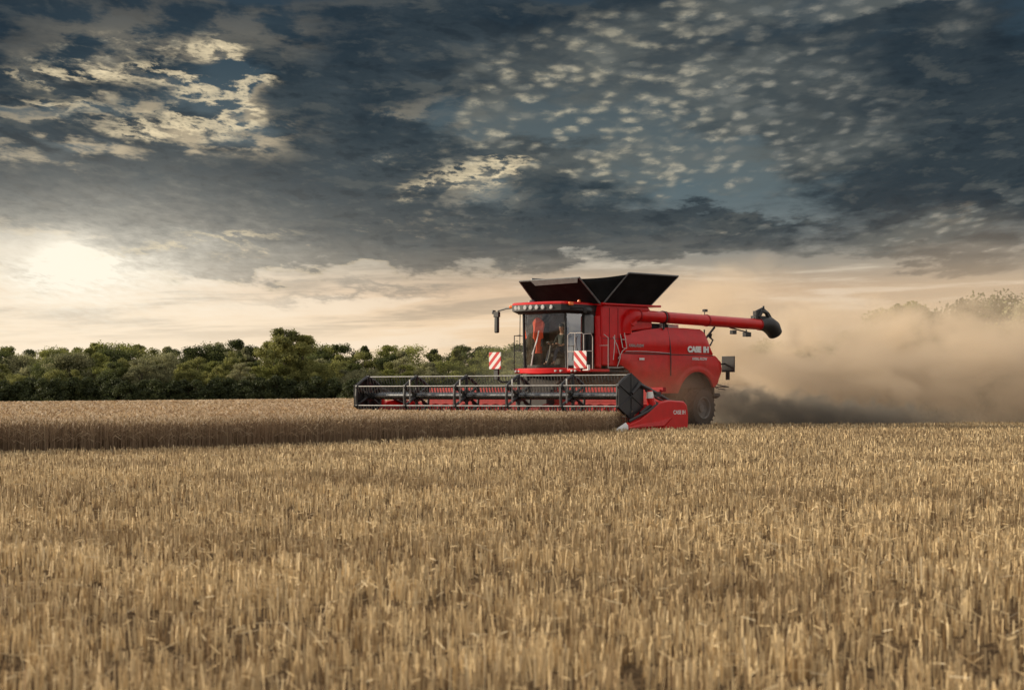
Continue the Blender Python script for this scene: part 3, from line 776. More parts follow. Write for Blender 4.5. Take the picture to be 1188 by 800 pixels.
# wheel-arch liner
for sgn in (1, -1):
    mb = MB()
    mb.lathe([(0.7, -sgn * 0.55), (1.21, -sgn * 0.50), (1.23, 0.02 * sgn)], (-5.68, sgn * 1.54, 0.90), 'y', 40)
    mb.f = [f for f in mb.f if all(mb.v[i][2] > 0.95 for i in f)]; mb.m = [0] * len(mb.f)
    us = sorted({i for f in mb.f for i in f}); rm = {q: i for i, q in enumerate(us)}; mb.v = [mb.v[q] for q in us]; mb.f = [tuple(rm[i] for i in f) for f in mb.f]
    mb.build('wheel_arch_liner', SOOT, harv, smooth=True)

# trim line, seam, lettering
mb = MB()
mb.path([(-1.28, 1.655, 2.83), (-2.2, 1.675, 2.84), (-3.2, 1.68, 2.82), (-4.0, 1.675, 2.785)], 0.016, 6); mb.build('silver_trim', GREY, up_panel)
mb = MB(); mb.path([(-3.96, 1.69, 1.95), (-3.96, 1.70, 2.4), (-3.96, 1.69, 2.9), (-3.96, 1.64, 3.3), (-3.97, 1.52, 3.72)], 0.020, 6); mb.build('panel_gap', BLACK, up_panel)
mb = MB(); mb.path([(-6.70, 1.64, 2.745), (-5.2, 1.655, 2.75), (-4.0, 1.66, 2.752), (-2.5, 1.66, 2.755), (-1.2, 1.65, 2.755)], 0.014, 6); mb.build('panel_gap', BLACK, up_panel)
text('CASE', up_panel, 0.285, (-5.05, 1.672, 2.87), WHITEP, offset=0.022, sx=1.25)
text('IH', up_panel, 0.285, (-6.04, 1.668, 2.87), WHITEP, offset=0.022, sx=1.25)
text('AXIAL-FLOW', lo_panel, 0.145, (-5.30, 1.69, 2.56), WHITEP, offset=0.003, sx=1.1)
text('AXIAL-FLOW', up_panel, 0.15, (-1.45, 1.676, 3.00), GREY, offset=0.003, sx=1.0)
mb = MB(); mb.box(-2.35, -2.05, 1.685, 1.70, 2.52, 2.60); mb.build('decal_plate', WHITEP, lo_panel, 0.004)

# --- unloading auger, folded back along the left side
mb = MB()
A0, A1 = Vector((-2.0, 1.52, 4.17)), Vector((-10.05, 1.52, 4.02))
mb.bar(A0, A1, 0.215, 28)
aug = mb.build('unloading_auger', RED, harv, smooth=True)
for t in (0.02, 0.225, 0.55, 0.985):
    mb = MB(); p = A0.lerp(A1, t); mb.bar(p - Vector((0.03, 0, 0)), p + Vector((0.03, 0, 0)), 0.235, 28)
    mb.build('auger_flange', RED_IN, aug, smooth=True)
mb = MB(); p = A0.lerp(A1, 0.225); mb.bar(p + Vector((0.1, 0, 0)), p + Vector((0.16, 0, 0)), 0.245, 28); mb.bar(p + Vector((0.13, 0.05, -0.2)), p + Vector((0.13, 0.05, -0.45)), 0.04, 8)
mb.build('auger_rest', BLACK, aug, smooth=True)
mb = MB(); mb.path([(-1.55, 1.40, 3.50), (-1.55, 1.42, 3.8), (-1.62, 1.48, 4.02), (-1.80, 1.52, 4.14), (-2.05, 1.52, 4.17)], [0.26, 0.27, 0.28, 0.27, 0.24], 24)
mb.lathe([(0.0, 0.22), (0.20, 0.22), (0.24, 0.16), (0.24, -0.1)], (-1.68, 1.50, 3.98), 'y', 24); mb.build('auger_elbow', RED, aug, smooth=True)
mb = MB(); mb.path([(-9.95, 1.52, 4.02), (-10.25, 1.52, 4.05), (-10.55, 1.52, 4.03), (-10.85, 1.52, 3.90), (-11.05, 1.52, 3.68)], [0.235, 0.28, 0.33, 0.34, 0.30], 20)
mb.bar((-10.9, 1.40, 3.7), (-11.08, 1.40, 3.64), 0.12, 10); mb.build('auger_spout', BLACK, aug, smooth=True)
mb = MB()
mb.box(-10.3, -9.6, 1.35, 1.62, 4.22, 4.36); mb.path([(-9.6, 1.5, 4.2), (-9.75, 1.5, 4.52), (-10.2, 1.5, 4.66), (-10.6, 1.5, 4.48), (-10.95, 1.5, 4.12)], 0.055, 8)
mb.path([(-9.8, 1.6, 4.3), (-10.0, 1.62, 4.55), (-10.3, 1.6, 4.5), (-10.45, 1.6, 4.3)], 0.075, 8); mb.bar((-10.2, 1.55, 4.6), (-10.2, 1.55, 4.76), 0.045, 8)
mb.box(-10.0, -9.65, 1.42, 1.6, 4.36, 4.55); mb.build('spout_actuator', BLACK, aug, 0.01)
mb = MB(); mb.bar((-6.35, 1.5, 4.28), (-6.35, 1.5, 4.42), 0.02, 6); mb.box(-6.45, -6.28, 1.44, 1.58, 4.42, 4.52); mb.build('auger_camera', BLACK, aug, 0.01)
mb = MB(); mb.bar((-8.0, 1.5, 3.85), (-9.3, 1.5, 3.68), 0.03, 6); mb.box(-8.35, -8.1, 1.42, 1.58, 3.60, 3.76); mb.box(-9.3, -8.95, 1.42, 1.6, 3.52, 3.70); mb.bar((-9.1, 1.5, 3.8), (-9.1, 1.5, 3.6), 0.03, 6); mb.build('work_light', BLACK, aug, 0.01)
mb = MB(); mb.bar((-7.0, 1.5, 3.85), (-6.55, 1.35, 3.35), 0.045, 8); mb.bar((-6.6, 1.3, 3.1), (-6.6, 1.3, 3.75), 0.03, 8); mb.path([(-6.75, 1.4, 3.5), (-6.95, 1.45, 3.35), (-6.85, 1.4, 3.15), (-6.65, 1.35, 3.1)], 0.035, 8); mb.bar((-6.8, 1.42, 3.42), (-6.8, 1.46, 3.6), 0.06, 8)
mb.build('auger_cradle', BLACK, harv)

# --- rear: marker board, step hoops, spreader
mb = MB(); mb.box(-7.86, -7.80, 1.25, 1.85, 2.12, 2.74); mb.bar((-7.4, 1.3, 2.4), (-7.82, 1.4, 2.45), 0.035, 8); mb.box(-7.84, -7.78, 1.45, 1.62, 1.82, 2.12); mb.build('rear_marker_board', BLACK, harv, 0.012)
mb = MB()
mb.path([(-6.95, 1.35, 1.72), (-7.5, 1.45, 1.60), (-8.05, 1.40, 1.55), (-8.25, 1.1, 1.55), (-8.05, 0.8, 1.55), (-7.2, 0.7, 1.62)], 0.022, 8)
mb.path([(-6.95, 1.2, 1.66), (-7.6, 1.25, 1.48), (-8.1, 1.2, 1.45)], 0.020, 8); mb.build('rear_step_hoop', STEELB, harv)
mb = MB(); mb.lathe([(0.0, 0.12), (0.62, 0.1), (0.65, 0.0), (0.5, -0.1), (0, -0.1)], (-7.5, 0.62, 1.2), 'z', 20); mb.lathe([(0.0, 0.12), (0.62, 0.1), (0.65, 0.0), (0.5, -0.1), (0, -0.1)], (-7.5, -0.62, 1.2), 'z', 20); mb.box(-7.4, -6.9, -1.2, 1.2, 1.3, 1.65)
mb.build('straw_spreader', DARK, harv)

# --- wheels
def wheel(x, y, r, w, name):
    sg = 1 if y > 0 else -1
    mb = MB()
    prof = [(r * 0.56, -w / 2 * 0.9), (r * 0.80, -w / 2), (r * 0.93, -w / 2 * 0.92), (r * 0.955, -w / 2 * 0.6), (r * 0.96, 0), (r * 0.955, w / 2 * 0.6), (r * 0.93, w / 2 * 0.92), (r * 0.80, w / 2), (r * 0.56, w / 2 * 0.9)]
    mb.lathe(prof, (x, y, r), 'y', 48)
    nl = 22
    for k in range(nl):
        for s2 in (-1, 1):
            t0 = 2 * math.pi * (k + (0.5 if s2 > 0 else 0)) / nl
            pts = []
            for q in range(5):
                f = q / 4; t = t0 + f * 0.30; yy = s2 * (0.02 + f * (w / 2 - 0.02)); rr = r * (0.985 if f < 0.8 else 0.955)
                pts.append((x + rr * math.cos(t), y + yy, r + rr * math.sin(t)))
            mb.path(pts, 0.03 * r / 0.9 + 0.008, 5)
    wh = mb.build(name, RUBBER, harv, smooth=True)
    mb = MB()
    o_ = sg * w / 2
    mb.lathe([(r * 0.57, o_ * 0.95), (r * 0.55, o_ * 0.98), (r * 0.50, o_ * 0.90), (r * 0.48, o_ * 0.45), (r * 0.30, o_ * 0.30), (r * 0.22, o_ * 0.35), (r * 0.20, o_ * 0.60), (0.0, o_ * 0.62)], (x, y, r), 'y', 40)
    mb.lathe([(r * 0.57, -o_ * 0.9), (r * 0.40, -o_ * 0.4), (0.0, -o_ * 0.4)], (x, y, r), 'y', 40)
    for k in range(10):
        t = 2 * math.pi * k / 10; mb.bar((x + r * 0.36 * math.cos(t), y + o_ * 0.33, r + r * 0.36 * math.sin(t)), (x + r * 0.36 * math.cos(t), y + o_ * 0.46, r + r * 0.36 * math.sin(t)), 0.02, 6)
    mb.build('rim', RIM, wh, smooth=True)
for sg in (1, -1):
    wheel(0.0, sg * 1.40, 1.03, 0.75, 'front_wheel'); wheel(-6.15, sg * 1.36, 0.74, 0.55, 'rear_wheel')

# --- feeder house
mb = MB(); mb.prism([(0.4, 1.0), (0.4, 2.0), (1.0, 2.0), (2.1, 1.25), (2.1, 0.35), (1.6, 0.4)], -0.75, 0.75); mb.build('feeder_house', DARK, harv, 0.03)

# --- platform and cab
mb = MB()
front = [(0.2, -1.5), (1.30, -1.5), (1.52, -1.0), (1.66, -0.5), (1.70, 0.0), (1.66, 0.5), (1.52, 1.0), (1.36, 1.25), (0.2, 1.25)]
vs = [(x, y, 1.98 + 0.03 * abs(y)) for x, y in front] + [(x, y, 2.20) for x, y in front]; n = len(front)
mb.add(vs, [tuple(range(n))[::-1], tuple(range(n, 2 * n))] + [(i, (i + 1) % n, n + (i + 1) % n, n + i) for i in range(n)])
plat = mb.build('cab_platform', RED, harv, 0.03)
mb = MB(); mb.box(0.1, 1.62, 1.27, 2.02, 2.06, 2.16); mb.build('left_platform', RED, harv, 0.02)
for (a, b, z) in ((1.58, 0.75, 2.1), (1.58, 1.0, 2.1), (1.63, 1.55, 2.1), (1.63, 1.72, 2.1), (1.42, -1.28, 2.1), (1.42, -1.12, 2.1)):
    mb = MB(); mb.bar((a, b, z), (a + 0.08, b, z), 0.038, 10); mb.build('marker_lamp', LENS, plat)
cab = bpy.data.objects.new('cab', None); COL.objects.link(cab); cab.parent = harv
# floor and rear wall as the cab's shell
mb = MB(); mb.box(0.0, 1.30, -0.98, 0.98, 2.18, 2.32); mb.build('cab_floor', BLACK, cab, 0.02)
mb = MB(); mb.box(-0.06, -0.003, -0.98, 0.98, 2.25, 4.25); mb.build('rear_wall', INNER, cab, 0.01)
def arc_front(z, side=0.0):
    f = (z - 2.2) / 2.0
    return 1.28 + 0.08 * f, 1.56 + 0.14 * math.sin(f * 2.2)        # x at the corners, x at the middle
mb = MB(); vs = []; NY, NZ = 14, 10
for j in range(NZ + 1):
    z = 2.24 + (4.20 - 2.24) * j / NZ; xc, xm = arc_front(z)
    for i in range(NY + 1):
        y = -0.98 + 1.96 * i / NY; vs.append((xc + (xm - xc) * (1 - (y / 0.98) ** 2), y, z))
mb.add(vs, [(j * (NY + 1) + i, j * (NY + 1) + i + 1, (j + 1) * (NY + 1) + i + 1, (j + 1) * (NY + 1) + i) for j in range(NZ) for i in range(NY)])
mb.build('windscreen', GLASS, cab, smooth=True)
for sg in (1, -1):
    mb = MB(); mb.add([(0.30, sg * 1.0, 2.30), (1.27, sg * 0.985, 2.26), (1.35, sg * 0.985, 4.18), (0.26, sg * 1.0, 4.18)], [(0, 1, 2, 3)])
    mb.build('door_glass', GLASS_S if sg > 0 else GLASS, cab)
for sg in (1, -1):
    mb = MB()
    mb.path([(1.29, sg * 0.99, 2.22), (1.33, sg * 0.995, 3.0), (1.36, sg * 0.99, 4.22)], 0.050, 8)
    mb.path([(0.27, sg * 1.0, 2.22), (0.24, sg * 1.0, 4.22)], 0.055, 8); mb.box(-0.05, 0.26, sg * 0.93, sg * 1.0, 2.22, 4.22)
    mb.bar((0.25, sg * 1.0, 2.28), (1.30, sg * 0.99, 2.26), 0.035, 8)
    mb.build('door_frame', BLACK, cab, smooth=True)
# roof
mb = MB()
roof = [(-0.25, -1.20), (1.50, -1.30), (1.80, -1.16), (1.92, -0.6), (1.95, 0), (1.92, 0.6), (1.80, 1.16), (1.50, 1.30), (-0.25, 1.20)]
n = len(roof)
def ringv(z, k, dx_=0.0): return [(0.85 + (x - 0.85) * k + dx_, y * k, z) for x, y in roof]
vs = ringv(4.49, 1.0) + ringv(4.54, 1.0) + ringv(4.58, 0.95) + ringv(4.60, 0.75)
fs = [tuple(range(n))[::-1], tuple(range(3 * n, 4 * n))]
for k in range(3): fs += [(k * n + i, k * n + (i + 1) % n, (k + 1) * n + (i + 1) % n, (k + 1) * n + i) for i in range(n)]
mb.add(vs, fs); croof = mb.build('cab_roof', RED, cab, smooth=True)
mb = MB(); vs = ringv(4.17, 0.86) + ringv(4.27, 1.00) + ringv(4.487, 1.01)
fs = [tuple(range(n))[::-1], tuple(range(2 * n, 3 * n))]
for k in range(2): fs += [(k * n + i, k * n + (i + 1) % n, (k + 1) * n + (i + 1) % n, (k + 1) * n + i) for i in range(n)]
mb.add(vs, fs); mb.build('roof_visor', BLACK, cab, smooth=True)
for y in (-0.95, -0.75, -0.42, -0.14, 0.14, 0.42, 0.75):
    xf = 1.965 - 0.085 * y * y if abs(y) < 0.6 else 1.915 - (abs(y) - 0.6) * 0.20
    mb = MB(); mb.lathe([(0.0, 0.02), (0.07, 0.018), (0.085, 0.0), (0.085, -0.08)], (xf, y, 4.385), 'x', 16)
    mb.build('roof_lamp', LENS, cab, smooth=True)
mb = MB(); mb.box(1.45, 1.62, -1.48, -1.31, 4.40, 4.50); mb.build('indicator_lamp', AMBER, cab, 0.02)
mb = MB(); mb.box(1.40, 1.60, 1.32, 1.42, 4.44, 4.56); mb.build('indicator_lamp', AMBER, cab, 0.02)
mb = MB(); mb.lathe([(0.0, 0.10), (0.04, 0.09), (0.055, 0.05), (0.06, 0.0)], (0.6, 1.0, 4.585), 'z', 12); mb.build('beacon', AMBER, cab, smooth=True)
mb = MB(); mb.lathe([(0.0, 0.10), (0.10, 0.085), (0.14, 0.02), (0.14, -0.02)], (1.2, -0.75, 4.60), 'z', 16); mb.build('antenna_dome', FRAMEG, cab, smooth=True)
# interior
mb = MB(); mb.box(0.25, 0.75, -0.26, 0.26, 2.62, 2.76); mb.prism([(0.28, 2.74), (0.12, 3.50), (0.22, 3.52), (0.38, 2.76)], -0.25, 0.25); mb.box(0.13, 0.22, -0.14, 0.14, 3.5, 3.72); mb.box(0.35, 0.65, -0.15, 0.15, 2.32, 2.62); mb.build('driver_seat', SEATM, cab, 0.03)
mb = MB(); mb.path([(1.20, 0, 2.3), (1.05, 0, 2.7), (0.98, 0, 3.02)], 0.045, 8); mb.build('steering_column', BLACK, cab)
mb = MB(); cen = Vector((0.95, 0, 3.06)); ax = Vector((-0.45, 0, 0.9)).normalized(); u_ = Vector((0, 1, 0)); w_ = ax.cross(u_)
ring = [cen + (u_ * math.cos(t) + w_ * math.sin(t)) * 0.20 for t in [2 * math.pi * k / 24 for k in range(25)]]
mb.path(ring, 0.018, 6)
for t in (0.5, 2.6, 4.7): mb.bar(cen, cen + (u_ * math.cos(t) + w_ * math.sin(t)) * 0.2, 0.014, 6)
mb.build('steering_wheel', BLACK, cab)
mb = MB(); mb.box(0.55, 1.0, -0.52, -0.30, 2.85, 3.0); mb.box(1.0, 1.06, -0.60, -0.33, 3.0, 3.28); mb.bar((0.9, -0.42, 3.0), (0.92, -0.40, 3.14), 0.03, 8); mb.build('armrest_console', BLACK, cab, 0.015)
mb = MB(); mb.box(1.02, 1.025, -0.58, -0.35, 3.02, 3.26); 
mb.build('monitor', SEATM, cab)
mb = MB(); mb.path([(1.60, -0.42, 2.30), (1.72, -0.20, 2.85), (1.75, 0.02, 3.35)], [0.028, 0.022, 0.014], 6); mb.path([(1.70, -0.30, 2.7), (1.76, -0.02, 3.15), (1.76, 0.08, 3.55)], 0.018, 6); mb.build('windscreen_wiper', WHITEP, cab)
# mirrors
mb = MB(); mb.path([(1.5, -1.30, 4.42), (1.42, -1.8, 4.40), (1.32, -2.28, 4.33)], 0.032, 8); mb.box(1.26, 1.38, -2.46, -2.22, 4.10, 4.30); mb.bar((1.30, -2.52, 4.22), (1.30, -2.50, 4.36), 0.07, 10)
m1 = mb.build('mirror_arm', BLACK, cab, 0.01)
mb = MB(); mb.box(1.24, 1.36, -2.45, -2.27, 3.52, 4.12); mb.build('mirror', BLACK, cab, 0.04)
mb = MB(); mb.path([(1.45, 1.30, 4.36), (1.15, 1.60, 4.36), (0.95, 1.72, 4.25)], 0.035, 8); mb.lathe([(0.0, 0.16), (0.1, 0.15), (0.13, 0.0), (0.12, -0.1)], (1.0, 1.74, 4.26), 'x', 14); m2 = mb.build('mirror_arm', BLACK, cab, smooth=True)
mb = MB(); mb.box(0.86, 1.00, 1.56, 1.92, 3.42, 4.10); mb.build('mirror', FRAMEG, cab, 0.05)
# rails
def rail(pts_list, mat, name, r=0.017, par=harv):
    mb = MB()
    for p in pts_list: mb.path(p, r, 6)
    return mb.build(name, mat, par)
rail([[(1.60, 1.30, 2.15), (1.60, 1.30, 3.36), (1.60, 1.42, 3.44), (1.60, 1.95, 3.44), (1.55, 2.0, 3.38), (1.55, 2.0, 2.15)], [(1.60, 1.30, 2.78), (1.60, 1.98, 2.78)],
      [(1.55, 2.0, 3.40), (1.15, 2.0, 3.42), (1.05, 2.0, 3.3), (1.05, 2.0, 2.15)], [(1.55, 2.0, 2.80), (1.05, 2.0, 2.80)], [(1.60, 1.64, 2.78), (1.60, 1.64, 3.44)]], RAILM, 'platform_railing')
rail([[(1.30, -1.50, 2.1), (1.30, -1.50, 3.40), (1.30, -1.20, 3.42)], [(1.30, -1.50, 2.85), (1.30, -1.05, 2.85)], [(1.32, -1.22, 2.85), (1.34, -1.18, 4.25)], [(1.30, -1.30, 4.18), (1.35, -0.95, 4.2)], [(1.30, -1.5, 3.4), (0.4, -1.5, 3.4), (0.4, -1.5, 2.1)]], STEELB, 'platform_railing')
rail([[(0.14, 1.98, 2.2), (0.14, 1.98, 3.3), (0.10, 1.75, 3.42)], [(-0.16, 1.98, 2.5), (-0.22, 1.98, 2.95), (-0.34, 1.9, 3.4)], [(-0.42, 1.95, 2.25), (-0.55, 2.0, 2.6), (-0.40, 1.98, 3.0), (-0.24, 1.9, 3.35)],
      [(-0.72, 1.85, 3.45), (-0.74, 1.95, 2.95), (-0.92, 1.98, 2.92)], [(-1.0, 1.82, 3.5), (-1.02, 1.92, 2.96), (-0.70, 1.98, 2.84), (-0.45, 1.98, 2.55)], [(0.14, 1.98, 2.22), (-0.40, 1.98, 2.22), (-0.85, 1.9, 2.24)],
      [(0.14, 1.98, 3.02), (0.14, 1.6, 3.02)], [(-0.74, 1.9, 3.25), (-1.0, 1.9, 3.25)]], RAILM, 'ladder_handrail', 0.015)
mb = MB(); mb.box(-1.05, 0.12, 1.5, 1.98, 2.06, 2.12)
for k in range(4): mb.box(-0.35, 0.10, 1.72, 1.98, 1.75 - k * 0.33, 1.78 - k * 0.33)
mb.bar((-0.37, 1.95, 0.7), (-0.37, 1.95, 2.1), 0.02, 6); mb.bar((0.12, 1.95, 0.7), (0.12, 1.95, 2.1), 0.02, 6); mb.build('access_ladder', BLACK, harv, 0.006)
# warning boards
for (y0, mat, lb) in ((1.66, STR_A, 'left'), (-2.40, STR_B, 'right')):
    mb = MB(); mb.box(1.66, 1.69, y0, y0 + 0.58, 2.18, 2.80); o = mb.build('warning_board', mat, harv, 0.012)
    mb = MB(); yc = y0 + 0.29
    if lb == 'right': mb.box(1.55, 1.64, yc - 0.09, yc + 0.10, 1.80, 2.20); mb.path([(1.6, yc, 1.85), (1.5, yc + 0.2, 1.70), (1.2, -1.45, 1.75), (1.1, -1.3, 2.0)], 0.04, 8)
    else: mb.bar((1.62, yc, 2.08), (1.62, yc, 2.5), 0.03, 8); mb.box(1.60, 1.65, yc - 0.2, yc + 0.2, 2.35, 2.45)
    mb.build('board_bracket', BLACK, o, 0.008)
mb = MB(); mb.bar((1.66, 2.32, 2.12), (1.66, 2.32, 2.30), 0.05, 8); mb.bar((1.6, 2.0, 2.12), (1.66, 2.34, 2.12), 0.025, 6); mb.build('side_lamp', WHITEP, harv)

# --- header
HW = 6.3
header = None
mb = MB()
mb.box(1.55, 1.68, -HW, HW, 0.28, 0.98); mb.box(1.552, 1.682, -5.5, 5.5, 0.98, 1.42)                      # back sheet
mb.box(1.45, 1.62, -5.6, 5.6, 1.34, 1.50); mb.box(1.45, 1.60, -HW, HW, 0.20, 0.36)
tr = [(1.66, 0.85), (1.75, 0.50), (2.0, 0.26), (2.5, 0.18), (3.9, 0.14), (3.95, 0.10), (2.4, 0.10), (1.9, 0.16), (1.62, 0.3)]
mb.prism(tr, -HW, HW)
header = mb.build('header', RED_IN, harv, 0.01)
mb = MB(); mb.bar((2.25, -HW + 0.1, 0.60), (2.25, HW - 0.1, 0.60), 0.20, 20)
for sg in (1, -1):                                             # screw flights
    k_ = 0; vs = []; fs = []
    turns = 11; steps = turns * 16; L = HW - 0.8
    for k in range(steps + 1):
        t = 2 * math.pi * turns * k / steps * sg; y = sg * (0.7 + L * k / steps)
        for rr in (0.19, 0.32): vs.append((2.25 + rr * math.cos(t), y, 0.60 + rr * math.sin(t)))
        if k: fs.append((2 * k - 2, 2 * k - 1, 2 * k + 1, 2 * k))
    mb.add(vs, fs)
mb.build('feed_auger', RED_IN, header, smooth=True)
mb = MB()
for k in range(168):
    y = -HW + 0.04 + k * 0.0762 * (2 * HW / 12.8)
    mb.add([(3.92, y - 0.018, 0.11), (3.92, y + 0.018, 0.11), (4.06, y, 0.115), (3.92, y, 0.145)], [(0, 1, 2), (0, 2, 3), (1, 3, 2), (0, 3, 1)])
mb.box(3.86, 3.94, -HW, HW, 0.10, 0.125); mb.build('cutter_bar', STEELB, header)
# reel
RC, RR = (4.2, 1.20), 0.70
mb = MB(); mb.bar((RC[0], -6.15, RC[1]), (RC[0], 6.15, RC[1]), 0.13, 20); mb.build('reel_tube', TUBEM, header, smooth=True)
VA = [math.radians(30 + 60 * k) for k in range(6)]
for k, t in enumerate(VA):
    bx, bz = RC[0] + RR * math.cos(t), RC[1] + RR * math.sin(t)
    mb = MB(); mb.bar((bx, -6.15, bz), (bx, 6.15, bz), 0.020, 8)
    mb.build('reel_bat', BATM, header)
    mb = MB()
    for i in range(88):
        y = -6.08 + i * 12.16 / 87
        mb.path([(bx, y, bz), (bx - 0.02, y, bz - 0.12), (bx - 0.07, y, bz - 0.26)], [0.022, 0.019, 0.013], 4)
    mb.build('reel_tines', TINE, header)
def spider(y, solid):
    mb = MB()
    vts = [(RC[0] + RR * math.cos(t), RC[1] + RR * math.sin(t)) for t in VA]
    for i in range(6):
        p, q = vts[i], vts[(i + 1) % 6]
        # bowed rim link
        mx_, mz_ = (p[0] + q[0]) / 2, (p[1] + q[1]) / 2; ox_, oz_ = mx_ - RC[0], mz_ - RC[1]
        mb.path([(p[0], y, p[1]), (mx_ + ox_ * 0.05, y, mz_ + oz_ * 0.05), (q[0], y, q[1])], 0.055, 6)
        mb.path([(RC[0], y, RC[1]), ((RC[0] + p[0]) / 2, y + 0.02, (RC[1] + p[1]) / 2), (p[0], y, p[1])], [0.09, 0.05, 0.05], 6)
        mb.bar((p[0], y - 0.05, p[1]), (p[0], y + 0.05, p[1]), 0.055, 8)
        # crank offset link
        mb.path([(p[0], y + 0.05, p[1]), (p[0] + 0.11, y + 0.06, p[1] - 0.05), ((p[0] * 0.55 + RC[0] * 0.45) + 0.11, y + 0.06, (p[1] * 0.55 + RC[1] * 0.45) - 0.05)], 0.022, 5)
    mb.lathe([(0.13, -0.05), (0.22, -0.05), (0.24, 0.0), (0.22, 0.05), (0.13, 0.05)], (RC[0], y, RC[1]), 'y', 18)
    if solid:
        d = 0.07 * (1 if y > 0 else -1)
        pl = [(RC[0] + RR * 1.10 * math.cos(t), RC[1] + RR * 1.10 * math.sin(t)) for t in VA]
        mb.prism(pl, y + d, y + d + 0.02 * (1 if d > 0 else -1))
        for i in range(6): mb.bar((pl[i][0], y + d * 1.3, pl[i][1]), (RC[0], y + d * 1.5, RC[1]), 0.02, 5)
    return mb.build('reel_end_shield' if solid else 'reel_spider', STEELB, header, smooth=False)
for k in range(6):
    spider(6.15 - k * 2.46, k in (0, 5))
for k in range(1, 5):
    y = 6.15 - k * 2.46 + 0.16; mb = MB()
    mb.box(RC[0] + 0.50, RC[0] + 0.53, y - 0.02, y + 0.03, 0.95, 1.78)
    mb.build('bat_guide', GREY, header)
# reel lift arms (one at each end, one in the middle)
for y in (6.27, -6.27):
    mb = MB(); mb.path([(2.1, y, 1.0), (2.6, y, 1.18), (3.3, y, 1.42), (3.8, y, 1.58), (4.2, y, 1.28)], [0.07, 0.075, 0.085, 0.08, 0.06], 8); mb.path([(2.3, y + 0.04, 0.95), (2.9, y + 0.04, 1.12), (3.5, y + 0.04, 1.38)], 0.04, 8)
    mb.box(2.7, 3.0, y - 0.07, y + 0.07, 1.16, 1.34); mb.build('reel_arm', STEELB, header)
# end sheets with crop dividers
for sg in (1, -1):
    y0 = sg * 6.30; W = 0.26
    base = [(1.40, 0.06), (1.38, 0.55), (1.46, 0.90), (1.62, 1.02), (2.5, 1.06), (3.0, 1.00), (3.35, 0.84), (3.7, 0.62), (4.1, 0.42), (4.75, 0.24), (4.78, 0.04), (3.4, 0.03)]
    mb = MB(); N = len(base)
    lay = [(0.0, 1.0, 0.0), (0.7, 1.0, 0.0), (1.0, 0.955, 0.02)]
    vs = []
    for (t, k, _) in lay:
        for (x, z) in base: vs.append((3.1 + (x - 3.1) * k, y0 + sg * W * t, 0.45 + (z - 0.45) * k))
    fs = [tuple(range(N)), tuple(range(2 * N, 3 * N))[::-1]]
    for q in range(2): fs += [(q * N + i, (q + 1) * N + i, (q + 1) * N + (i + 1) % N, q * N + (i + 1) % N) for i in range(N)]
    mb.add(vs, fs); es = mb.build('end_sheet', RED, header, 0.03, seg=3)
    # lower nose wedge, proud of the sheet
    mb = MB(); yw = y0 + sg * W
    mb.add([(4.75, yw - sg * 0.12, 0.30), (4.80, yw - sg * 0.12, 0.02), (2.9, yw - sg * 0.03, 0.03), (2.2, yw - sg * 0.03, 0.50), (3.3, yw - sg * 0.03, 0.60), (4.70, yw + sg * 0.03, 0.14), (2.9, yw + sg * 0.07, 0.20), (2.5, yw + sg * 0.05, 0.44)],
           [(0, 3, 7, 6, 5), (0, 5, 1), (1, 5, 6, 2), (2, 6, 7, 3), (0, 4, 3)])
    mb.build('divider_nose', RED, header, smooth=False)
    mb = MB(); tip = (5.32, y0 + sg * 0.10, 0.03)
    sec = [(4.74, y0 - 0.02, 0.03), (4.74, y0 + sg * W, 0.03), (4.74, y0 + sg * W * 0.9, 0.22), (4.74, y0 + sg * W * 0.5, 0.32), (4.74, y0, 0.24)]
    mid_ = [(5.08, y0 + sg * 0.02, 0.02), (5.08, y0 + sg * 0.19, 0.02), (5.08, y0 + sg * 0.17, 0.12), (5.08, y0 + sg * 0.11, 0.17), (5.08, y0 + sg * 0.04, 0.13)]
    mb.add(sec + mid_ + [tip], [(0, 1, 2, 3, 4)] + [(i, (i + 1) % 5, 5 + (i + 1) % 5, 5 + i) for i in range(5)] + [(5 + i, 5 + (i + 1) % 5, 10) for i in range(5)])
    mb.build('divider_tip', WHITEP, header, smooth=True)
    mb = MB(); mb.path([(3.25, y0 + sg * 0.08, 0.88), (3.35, y0 + sg * 0.08, 1.15), (3.36, y0 + sg * 0.06, 1.38)], [0.16, 0.13, 0.10], 10); mb.build('reel_drive_cover', RED, header, smooth=True)
    mb = MB(); mb.bar((3.35, y0 + sg * 0.08, 1.12), (3.36, y0 + sg * 0.07, 1.34), 0.135, 10, 0.11); mb.build('reflector_band', WHITEP, header, smooth=True)
    mb = MB(); mb.path([(3.1, y0 + sg * 0.2, 0.95), (3.6, y0 + sg * 0.22, 0.70), (4.2, y0 + sg * 0.2, 0.50), (4.6, y0 + sg * 0.15, 0.35)], 0.05, 7); mb.path([(3.1, y0 + sg * 0.12, 0.98), (3.5, y0 + sg * 0.1, 0.80), (3.9, y0 + sg * 0.1, 0.60)], 0.07, 7); mb.build('crop_lifter_rod', STEELB, header)
    if sg > 0: text('CASE IH', header, 0.19, (2.30, yw + 0.003, 0.58), WHITEP, offset=0.004)
#@COMBEND

